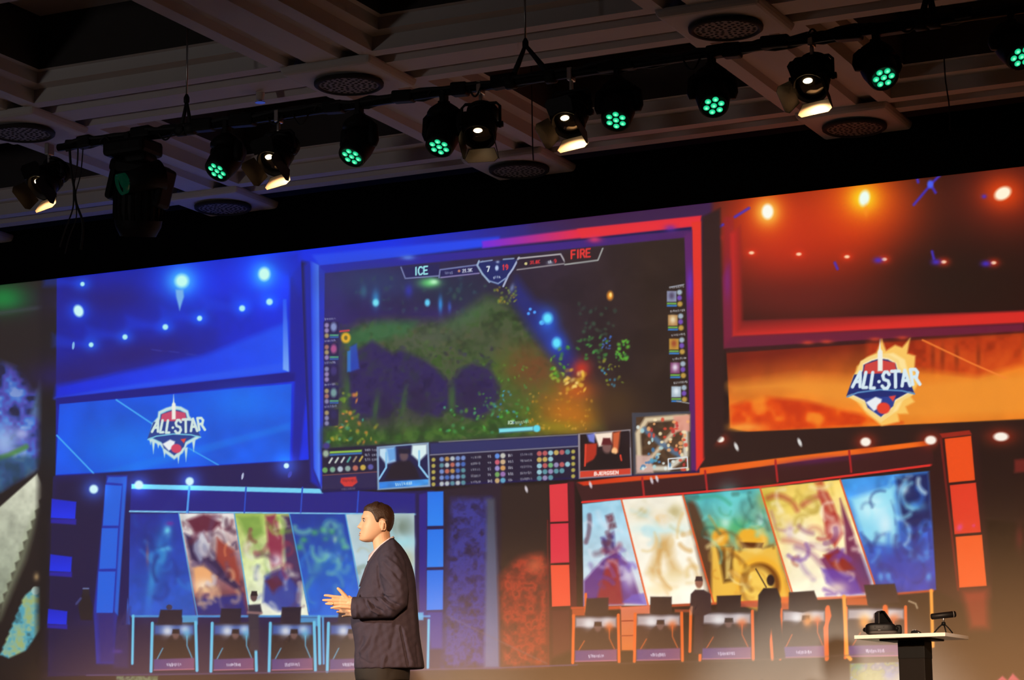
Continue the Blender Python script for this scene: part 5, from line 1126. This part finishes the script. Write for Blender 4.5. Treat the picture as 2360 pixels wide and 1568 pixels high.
# ================================================================ the speaker
Y_MAN = 12.5
G0 = at(888, 1540, Y_MAN); MAN = Vector((G0.x, G0.y, 0))
LFT = Vector((-RIGHT.x, -RIGHT.y, 0)).normalized()          # the way he faces
TOW = Vector((-LFT.y, LFT.x, 0))                            # his left side, towards the lens
if TOW.dot(FWD) > 0: TOW = -TOW
def mp(px, py, t=0.):
    """point the photo shows at px, py, lying t metres off his middle plane"""
    d = RIGHT * (px - CX) + DOWN * (py - CY) + FWD * FPX; o_ = Vector((0, 0, EYE))
    s_ = (MAN + TOW * t - o_).dot(TOW) / d.dot(TOW)
    return o_ + d * s_ - MAN
def ring_loft(rows, n=48, expo=2.3, closed=True, bump=None):
    """rows of (py, front px, back px, half width); horizontal rings"""
    mb = MB(); vs = []; fs = []
    for i, (py, fx, bx, hw) in enumerate(rows):
        a, b = mp(fx, py), mp(bx, py); c = (a + b) / 2; hf = (a - b).dot(LFT) / 2
        for k in range(n):
            th = 2 * math.pi * k / n; ct, s_ = math.cos(th), math.sin(th)
            u = math.copysign(abs(ct) ** (2 / expo), ct) * hf; v = math.copysign(abs(s_) ** (2 / expo), s_) * hw
            p = c + LFT * u + TOW * v; p.z = c.z
            if bump: p = bump(p, u, v, hf, hw, py)
            vs.append(p)
    for i in range(len(rows) - 1): fs += [(i * n + k, i * n + (k + 1) % n, (i + 1) * n + (k + 1) % n, (i + 1) * n + k) for k in range(n)]
    if closed: fs += [tuple(range(n)), tuple((len(rows) - 1) * n + k for k in range(n - 1, -1, -1))]
    return mb.add(vs, fs)
def interp_rows(rows, m):
    """smooth resampling of the measured rows"""
    r = np.array(rows, float); t = np.arange(len(r)); T = np.linspace(0, len(r) - 1, m); out = []
    for tt in T:
        i = min(int(tt), len(r) - 2); f = tt - i
        p0, p1, p2, p3 = r[max(i - 1, 0)], r[i], r[i + 1], r[min(i + 2, len(r) - 1)]
        out.append(tuple(.5 * (2 * p1 + (p2 - p0) * f + (2 * p0 - 5 * p1 + 4 * p2 - p3) * f ** 2 + (3 * p1 - p0 - 3 * p2 + p3) * f ** 3)))
    return out
def fuse(mb, vox, smooth_it=2):
    """one continuous skin over overlapping closed shapes"""
    me = bpy.data.meshes.new('tmp'); me.from_pydata(mb.v, [], mb.f); me.update()
    bm = bmesh.new(); bm.from_mesh(me); bmesh.ops.recalc_face_normals(bm, faces=bm.faces); bm.to_mesh(me); bm.free()
    o = bpy.data.objects.new('tmp', me); C.objects.link(o)
    r = o.modifiers.new('r', 'REMESH'); r.mode = 'VOXEL'; r.voxel_size = vox; r.use_smooth_shade = True
    if smooth_it:
        s_ = o.modifiers.new('s', 'SMOOTH'); s_.factor = .5; s_.iterations = smooth_it
    dg = bpy.context.evaluated_depsgraph_get(); dg.update()
    out = bpy.data.meshes.new_from_object(o.evaluated_get(dg))
    bpy.data.objects.remove(o); bpy.data.meshes.remove(me); out.materials.clear()
    return out
def chain(mb, pts, radii, n=12):
    """limb of round cross sections with rounded ends"""
    P_ = [Vector(p) for p in pts]; d0 = (P_[0] - P_[1]).normalized(); d1 = (P_[-1] - P_[-2]).normalized()
    q = [P_[0] + d0 * radii[0] * .9, P_[0] + d0 * radii[0] * .55] + P_ + [P_[-1] + d1 * radii[-1] * .55, P_[-1] + d1 * radii[-1] * .9]
    rr = [radii[0] * .35, radii[0] * .8] + list(radii) + [radii[-1] * .8, radii[-1] * .35]
    return mb.tube(q, rr, n)
man = thing('person', 'man in a dark jacket speaking and gesturing, seen from the side', 'person', MAN)

def g(v, s_): return math.exp(-(v / s_) ** 2)
def face(p, u, v, hf, hw, py):
    """nose, lips, chin, brow and eye sockets pushed out of the plain head"""
    if u < 0: return p
    px_m = 1 / 384.
    def lerp(tab):
        for (y0, a0), (y1, a1) in zip(tab[:-1], tab[1:]):
            if y0 <= py <= y1: return a0 + (a1 - a0) * (py - y0) / (y1 - y0)
        return 0.
    nose = lerp(((1195, 0), (1199, 3.5), (1205, 7.5), (1210, 10.5), (1213.5, 13), (1216, 12), (1218.5, 7), (1221, 1.5), (1223, 0)))
    nw = .008 + .006 * max(0, min(1, (py - 1200) / 14))
    p = p + LFT * (nose * px_m * g(v, nw))
    lip = lerp(((1221, 0), (1224.5, 3.5), (1227.5, 5.6), (1229.4, 4.2), (1230.4, 2.6), (1231.6, 4.0), (1234, 5.0), (1237, 2.6), (1239, 3.2), (1243, 5.), (1246, 3.5), (1249, 1)))
    p = p + LFT * (lip * px_m * g(v, .023))
    brow = lerp(((1186, 0), (1191, 2.6), (1194, 3.2), (1197, 1.2), (1199, 0)))
    p = p + LFT * (brow * px_m * g(v, .05))
    for s_ in (-1, 1):
        e = g(v - s_ * .031, .014) * g((py - 1200.5) * px_m, .0105); p = p - LFT * (.010 * e)
        ck = g(v - s_ * .04, .02) * g((py - 1215) * px_m, .02); p = p + LFT * (.003 * ck) + TOW * (s_ * .002 * ck)
    return p
HEADROWS = [(1163.5, 866, 879, .012), (1165, 858, 886, .03), (1168, 849, 894, .046), (1172.5, 842.5, 899.5, .057), (1178, 838.5, 903, .066), (1186, 836, 905.5, .072), (1194, 835.5, 906, .075), (1202, 836.5, 905.5, .0755),
            (1210, 836, 904, .0745), (1218, 834.5, 901, .072), (1226, 833.5, 896, .068), (1234, 832.5, 889, .061), (1240, 832, 880, .053), (1245, 833, 870, .043), (1248.5, 837, 860, .028), (1250, 842, 853, .012)]
def hand(mb, off, t0, mirror=1):
    ox, oy = off
    q = lambda x, y, t=0.: mp(x + ox, y + oy, t0 + mirror * t)
    # palm: flattened loft from wrist to knuckles
    for ya, yb, tw in ((1383, 1378.5, 0), (1388, 1385, .002), (1394, 1392, .001), (1399, 1398.5, -.002)):
        chain(mb, [q(815, ya + 1.5, 0), q(800, (ya + yb) / 2, tw), q(785, yb, tw)], [.0145, .0155, .0125], 12)
    chain(mb, [q(835, 1393), q(818, 1392), q(806, 1391)], [.026, .0255, .023], 14)
    chain(mb, [q(786, 1378), q(768, 1375.5, .004), q(756.5, 1373.5, .004), q(748.5, 1373, .002)], [.0115, .0095, .0087, .0072], 12)
    chain(mb, [q(784, 1385), q(765, 1384.5, .006), q(753, 1384, .006), q(745, 1384, .003)], [.0115, .0097, .0088, .0073], 12)
    chain(mb, [q(785, 1392), q(768, 1392.5, .004), q(758, 1392.5, .002), q(751.5, 1392, -.003)], [.011, .0092, .0084, .007], 12)
    chain(mb, [q(788, 1398.5), q(775, 1400, .0), q(768.5, 1401, -.003), q(763.5, 1402, -.006)], [.0098, .0082, .0075, .0064], 12)
    chain(mb, [q(806, 1387), q(795, 1374, .006), q(786, 1363.5, .010), q(779, 1357, .010)], [.0165, .0135, .0112, .0088], 12)
body = MB()
bm_rows = interp_rows(HEADROWS, 86)
body.add(*(lambda m: (m.v, m.f))(ring_loft(bm_rows, 72, 2.15, True, face)))
chain(body, [mp(877, 1222), mp(879, 1244), mp(884, 1266), mp(896, 1284)], [.054, .055, .060, .07], 24)
# ear
for s_ in (1, -1):
    t_ = s_ * .074
    ear = [mp(883 + 6.4 * math.cos(a) - 1.4 * math.sin(a), 1211.5 - (12. if math.sin(a) > 0 else 11.) * math.sin(a), t_ + s_ * (.006 + .006 * math.cos(a) - .004 * max(0, -math.sin(a)))) for a in [2 * math.pi * k / 20 for k in range(21)]]
    body.tube(ear, [.0033] * 21, 8)
    chain(body, [mp(882.5, 1203, t_ + s_ * .0005), mp(883, 1212, t_ + s_ * .002), mp(881.5, 1219, t_ + s_ * .001), mp(880.5, 1222, t_ + s_ * .001)], [.009, .0095, .008, .0062], 10)
# trunk, arms and legs under the clothes
body.add(*(lambda m: (m.v, m.f))(ring_loft(interp_rows([(1275, 880, 920, .08), (1300, 866, 936, .15), (1350, 850, 945, .16), (1420, 848, 945, .15), (1480, 846, 948, .155), (1530, 845, 950, .16)], 20), 32)))
chain(body, [mp(902, 1298, .16), mp(912, 1348, .215), mp(915, 1397, .232)], [.05, .042, .036]); chain(body, [mp(915, 1397, .232), mp(865, 1398, .222), mp(818, 1393, .205)], [.036, .034, .024])
chain(body, [mp(902, 1298, -.16), mp(912, 1348, -.215), mp(912, 1397, -.232)], [.05, .042, .036]); chain(body, [mp(912, 1397, -.232), mp(876, 1410, -.2), mp(842, 1412, -.17)], [.036, .034, .024])
hand(body, (0, 0), .205); hand(body, (26, 19), -.165, -1)
for s_ in (-1, 1):
    hip = mp(885, 1520, s_ * .09); kn = Vector((hip.x, hip.y, .50)) + LFT * .01; an = Vector((hip.x, hip.y, .09)) - LFT * .02
    chain(body, [hip, hip.lerp(kn, .5), kn, kn.lerp(an, .4), an], [.078, .068, .05, .047, .034], 16); chain(body, [an, an + LFT * .1 + Vector((0, 0, -.045)), an + LFT * .18 + Vector((0, 0, -.055))], [.034, .034, .028], 12)
me = fuse(body, .0032, 1)
M_SKIN = mat('skin', (.72, .43, .27), .5, var=.06, scale=20, spec=.4)
link('body', me, M_SKIN, man)
# eyes and brows
for s_ in (1, -1):
    c = mp(841, 1200.5, s_ * .031)
    e = MB().lathe([(.0108 * math.sin(a), -.0108 * math.cos(a)) for a in [math.pi * k / 10 for k in range(11)]], 16, Matrix.Translation(c) @ Matrix.Rotation(math.pi / 2, 4, TOW)).build('eyeball', mat('eye_white', (.42, .34, .30), .25), man, True)
    ic = c + (LFT * .86 + TOW * (s_ * .5)).normalized() * .0093
    ir = MB().lathe([(.0056, -.0012), (.0045, .0012), (0, .002)], 14, Matrix.Translation(ic) @ axis_quat(LFT * .86 + TOW * (s_ * .5)).to_4x4()).build('iris', mat('iris_brown', (.03, .015, .01), .1), e, True)
    MB().tube([mp(836.5, 1196.8, s_ * .017), mp(838, 1195, s_ * .032), mp(842.5, 1195.4, s_ * .046), mp(848, 1197.8, s_ * .055)], [.0022, .0032, .0028, .0014], 8).build('eyebrow', mat('brow_hair', (.02, .012, .008), .7), man, True)
    MB().tube([mp(836.8, 1200.5, s_ * .019), mp(838, 1198.4, s_ * .031), mp(844.5, 1199.6, s_ * .042), mp(847.5, 1201.5, s_ * .047)], [.0022, .0034, .0034, .0018], 8).build('eyelid', M_SKIN, man, True)
MB().tube([mp(828.3, 1230.3, .004), mp(831, 1230.6, .014), mp(835.5, 1231, .022)], [.0016, .0022, .0012], 8).build('mouth_line', mat('lip_dark', (.25, .06, .05), .5), man, True)
MB().tube([mp(827.5, 1234, .003), mp(830, 1233.8, .012), mp(835, 1232.4, .021)], [.0022, .003, .0014], 8).build('lower_lip', mat('lip', (.5, .2, .15), .45), man, True)
# hair: the head's own rings, swollen above the hairline
def hairline(px):
    T = ((820, 1168), (834, 1178), (842, 1177.5), (850, 1179), (857, 1182.5), (862, 1189), (866, 1199), (869, 1206), (873.5, 1206), (876, 1199), (882, 1196.5), (889, 1199), (891, 1212), (893, 1228), (898, 1233), (925, 1233))
    for (x0, y0), (x1, y1) in zip(T[:-1], T[1:]):
        if x0 <= px <= x1: return y0 + (y1 - y0) * (px - x0) / (x1 - x0)
    return 1170
def project(p):
    d = p + MAN - Vector((0, 0, EYE)); z = d.dot(FWD); return CX + FPX * d.dot(RIGHT) / z, CY + FPX * d.dot(DOWN) / z
def hair_bump(p, u, v, hf, hw, py):
    q = mp(0, py); sx, sy = project(p - TOW * v)
    h_ = hairline(sx); m = max(-1., min(1., (h_ - py) / 4.))
    d = Vector(LFT * (u / max(hf, .001) ** 1.2) + TOW * (v / max(hw, .001) ** 1.2)); d.z = max(0, (1185 - py) / 22.) * 9; d.normalize()
    th = -.004 + .0075 * (m + 1) * .75
    if py < 1180 and u > 0: th += .006 * min(1, (1180 - py) / 6.)
    n_ = math.sin(u * 420 + py * .8) * math.sin(v * 380 + py * .5)
    return p + d * (th + .0011 * n_ * (m > 0))
hr = [r for r in interp_rows([(1161.5, 864, 880, .012)] + HEADROWS[1:], 86) if r[0] < 1240]
MB().add(*(lambda m: (m.v, m.f))(ring_loft(hr, 96, 2.15, True, hair_bump))).build('hair', mat('dark_brown_hair', (.05, .022, .011), .5, var=.6, scale=160, bump=.4), man, True)
# shirt: collar and front
M_SHIRT = mat('pink_white_shirt', (.72, .62, .66), .7, var=.04)
sc = MB(); vs = []; fs = []; N = 40
for i, (k_, dz) in enumerate(((1.0, .004), (1.04, .006), (1.24, -.05), (1.18, -.05))):
    for j in range(N):
        a = 2 * math.pi * j / N; fr = (1 + math.cos(a)) / 2
        c = mp(881, 1260); rx, ry = .067, .066
        zz = .055 - .118 * fr ** 1.1 + dz * (1 + .4 * fr)
        p = c + LFT * (rx * math.cos(a) * k_ + .012 * fr) + TOW * (ry * math.sin(a) * k_); p.z = c.z + zz
        vs.append(p)
for i in range(3): fs += [(i * N + k, i * N + (k + 1) % N, (i + 1) * N + (k + 1) % N, (i + 1) * N + k) for k in range(N)]
fs += [(3 * N + k, 3 * N + (k + 1) % N, (k + 1) % N, k) for k in range(N)]
sc.add(vs, fs).build('shirt_collar', M_SHIRT, man, True)
MB().add(*(lambda m: (m.v, m.f))(ring_loft(interp_rows([(1272, 858, 915, .07), (1300, 850, 915, .08), (1350, 838, 915, .08), (1420, 832, 915, .08), (1500, 830, 915, .08)], 16), 32))).build('shirt_front', M_SHIRT, man, True)
# jacket
jk = MB()
JR = [(1242, 898, 908, .06), (1248, 892, 914, .09), (1257, 883, 923, .14), (1266, 876, 930, .175), (1280, 865, 939, .2), (1302, 850, 948.5, .212), (1326, 842, 955, .214), (1350, 832, 958, .212), (1376, 822, 960, .208),
      (1413, 812, 963, .2), (1436, 809, 965, .198), (1462, 814, 967, .198), (1490, 818, 971, .2), (1515, 817, 975, .203), (1540, 817, 978, .206), (1543, 822, 973, .198)]
def jbump(p, u, v, hf, hw, py):
    # slope of the shoulders and a hollow under the near arm
    if 1243 <= py <= 1300: p = p - Vector((0, 0, 1)) * (.030 * (abs(v) / .2) ** 2 * (1 if py < 1285 else (1300 - py) / 15))
    return p
jk.add(*(lambda m: (m.v, m.f))(ring_loft(interp_rows(JR, 60), 64, 2.5, True, jbump)))
for s_ in (1, -1):
    sl = [mp(899, 1283, s_ * .155), mp(903, 1302, s_ * .185), mp(908, 1330, s_ * .212), mp(914, 1362, s_ * .232), mp(913, 1387, s_ * .242), mp(899, 1400, s_ * .245), mp(872, 1401, s_ * .238), mp(842, 1402, s_ * .226), mp(823, 1402, s_ * .214), mp(813, 1402, s_ * .21)]
    if s_ < 0: sl = sl[:5] + [mp(898, 1408, -.245), mp(876, 1412, -.22), mp(854, 1414, -.19), mp(844, 1414, -.175)]
    rr = [.075, .082, .078, .073, .07, .067, .064, .0645, .066, .067][:len(sl)]
    jk.tube(sl, rr, 24)
jme = fuse(jk, .0065, 3)
# cloth folds pressed into the near side
nv = len(jme.vertices); co = np.empty(nv * 3, np.float32); jme.vertices.foreach_get('co', co); co = co.reshape(-1, 3)
no = np.empty(nv * 3, np.float32); jme.vertices.foreach_get('normal', no); no = no.reshape(-1, 3)
w_ = co + np.array(MAN) - np.array([0, 0, EYE]); zc = w_ @ np.array(FWD)
sx = CX + FPX * (w_ @ np.array(RIGHT)) / zc; sy = CY + FPX * (w_ @ np.array(DOWN)) / zc
facing = np.clip(no @ np.array(TOW) * 1.6, 0, 1)
disp = np.zeros(nv)
def fold(pts, wid, hgt):
    p = np.array([(720 + x / 3.664, 1140 + y / 3.664) for x, y in pts]); d2 = np.full(nv, 1e9); tt = np.zeros(nv); n_ = len(p) - 1
    for i in range(n_):
        e = p[i + 1] - p[i]; t_ = np.clip(((sx - p[i, 0]) * e[0] + (sy - p[i, 1]) * e[1]) / (e @ e), 0, 1)
        q = (sx - p[i, 0] - t_ * e[0]) ** 2 + (sy - p[i, 1] - t_ * e[1]) ** 2
        m = q < d2; d2 = np.where(m, q, d2); tt = np.where(m, (i + t_) / n_, tt)
    return np.exp(-d2 / wid ** 2) * hgt * np.clip(np.minimum(tt, 1 - tt) * 6 + .25, 0, 1)
for pts, wid, hgt in (([(590, 825), (640, 850), (690, 858)], 2.6, .010), ([(600, 850), (650, 900), (740, 945)], 3.2, -.012), ([(560, 880), (620, 930), (700, 975)], 3.4, .011), ([(470, 880), (520, 950), (600, 1000)], 3.6, -.012), ([(460, 905), (500, 975), (580, 1015)], 3., .009),
                      ([(530, 860), (580, 905), (640, 960)], 2.6, -.008), ([(440, 870), (455, 930), (480, 985)], 2.6, -.006), ([(600, 520), (700, 600), (770, 690)], 4.5, .007), ([(585, 560), (680, 650), (740, 720)], 4., -.006), ([(550, 580), (556, 700), (575, 800)], 2.4, -.010), ([(560, 640), (640, 720), (690, 800)], 4.5, .006),
                      ([(745, 1120), (775, 1270), (815, 1475)], 2.2, -.014), ([(770, 1130), (800, 1280), (850, 1465)], 5., .007), ([(400, 1380), (460, 1420), (520, 1435)], 2.2, -.005), ([(500, 1170), (450, 1280), (390, 1350)], 5., .009), ([(430, 1190), (400, 1290), (375, 1400)], 4., -.007), ([(560, 1100), (520, 1250), (470, 1400)], 6., .006), ([(700, 1080), (690, 1200), (650, 1330)], 6., -.006),
                      ([(840, 700), (850, 900), (870, 1200)], 5., .005), ([(690, 470), (760, 560), (800, 700)], 4.5, -.005), ([(620, 1350), (600, 1420), (585, 1485)], 4., .006), ([(880, 1250), (890, 1350), (905, 1460)], 3., -.006), ([(640, 600), (700, 700), (760, 830)], 6., .004), ([(370, 920), (372, 980), (375, 1050)], 3., .004)):
    disp += fold(pts, wid, hgt * 1.5)
disp += .0022 * (np.sin(sx * .31 + sy * .11) * np.sin(sy * .17 - sx * .07))
co = co + no * (disp * facing)[:, None]
jme.vertices.foreach_set('co', co.astype(np.float32).ravel()); jme.update(); jme.shade_smooth()
M_JACKET = mat('dark_plum_wool', (.044, .037, .060), .85, var=.12, scale=60, bump=.08, spec=.2)
jo = link('jacket', jme, M_JACKET, man)
# collar and lapel lie on the jacket
for s_ in (1, -1):
    lp = [(mp(906, 1242, s_ * .03), .012), (mp(898, 1245, s_ * .068), .015), (mp(884, 1256, s_ * .088), .017), (mp(870, 1272, s_ * .085), .02), (mp(858, 1290, s_ * .075), .022), (mp(849, 1308, s_ * .066), .02), (mp(840, 1330, s_ * .055), .015), (mp(831, 1352, s_ * .045), .008)]
    vs = []
    for i, (p, wd) in enumerate(lp):
        out = (TOW * s_ * .8 + LFT * .4 + Vector((0, 0, .35))).normalized(); across = (LFT * -.75 + Vector((0, 0, .35))).normalized()
        for a_ in (-1, 1):
            for b_ in (0, .006): vs.append(p + across * (a_ * wd) + out * b_)
    n = len(lp); fs = []
    for i in range(n - 1):
        a, b = 4 * i, 4 * i + 4
        fs += [(a, a + 1, b + 1, b), (a + 2, b + 2, b + 3, a + 3), (a, b, b + 2, a + 2), (a + 1, a + 3, b + 3, b + 1)]
    fs += [(0, 2, 3, 1), (4 * n - 4, 4 * n - 3, 4 * n - 1, 4 * n - 2)]
    MB().add(vs, fs).build('lapel', M_JACKET, jo, True)
MB().lathe([(.004, -.009), (.0055, -.004), (.0055, .006), (.003, .01)], 12, Matrix.Translation(mp(848.5, 1297.5, .06))).build('lapel_microphone', M_CAST, man, True)
# cuff of the shirt, ring, trousers, shoes
MB().tube([mp(815.5, 1393, .206), mp(811, 1393, .205)], [.031, .0305], 20).build('shirt_cuff', M_SHIRT, man, True)
MB().tube([mp(768.5, 1392.5, .209), mp(766.8, 1392.5, .209)], .0105, 16).build('finger_ring', mat('gold', (.8, .6, .25), .25, 1.), man, True)
tr = MB()
for s_ in (-1, 1):
    hip = mp(881, 1522, s_ * .088); kn = Vector((hip.x, hip.y, .48)) + LFT * .02; an = Vector((hip.x, hip.y, .05)) - LFT * .01
    tr.tube([hip + Vector((0, 0, .07)), hip, hip.lerp(kn, .35), kn, an], [.10, .112, .102, .085, .085], 24)
tr.add(*(lambda m: (m.v, m.f))(ring_loft(interp_rows([(1490, 830, 940, .15), (1520, 822, 944, .175), (1545, 817, 945, .185), (1570, 820, 944, .185)], 10), 40)))
link('trousers', fuse(tr, .009, 2), mat('black_trousers', (.014, .013, .014), .8), man)
for s_ in (-1, 1):
    hip = mp(881, 1522, s_ * .088); b = Vector((hip.x, hip.y, 0))
    sh = MB(); chain(sh, [b - LFT * .07 + Vector((0, 0, .045)), b + LFT * .03 + Vector((0, 0, .048)), b + LFT * .12 + Vector((0, 0, .04)), b + LFT * .19 + Vector((0, 0, .034))], [.043, .045, .044, .032], 14)
    sh.build('shoe', mat('shoe_leather', (.01, .009, .009), .3), man, True)
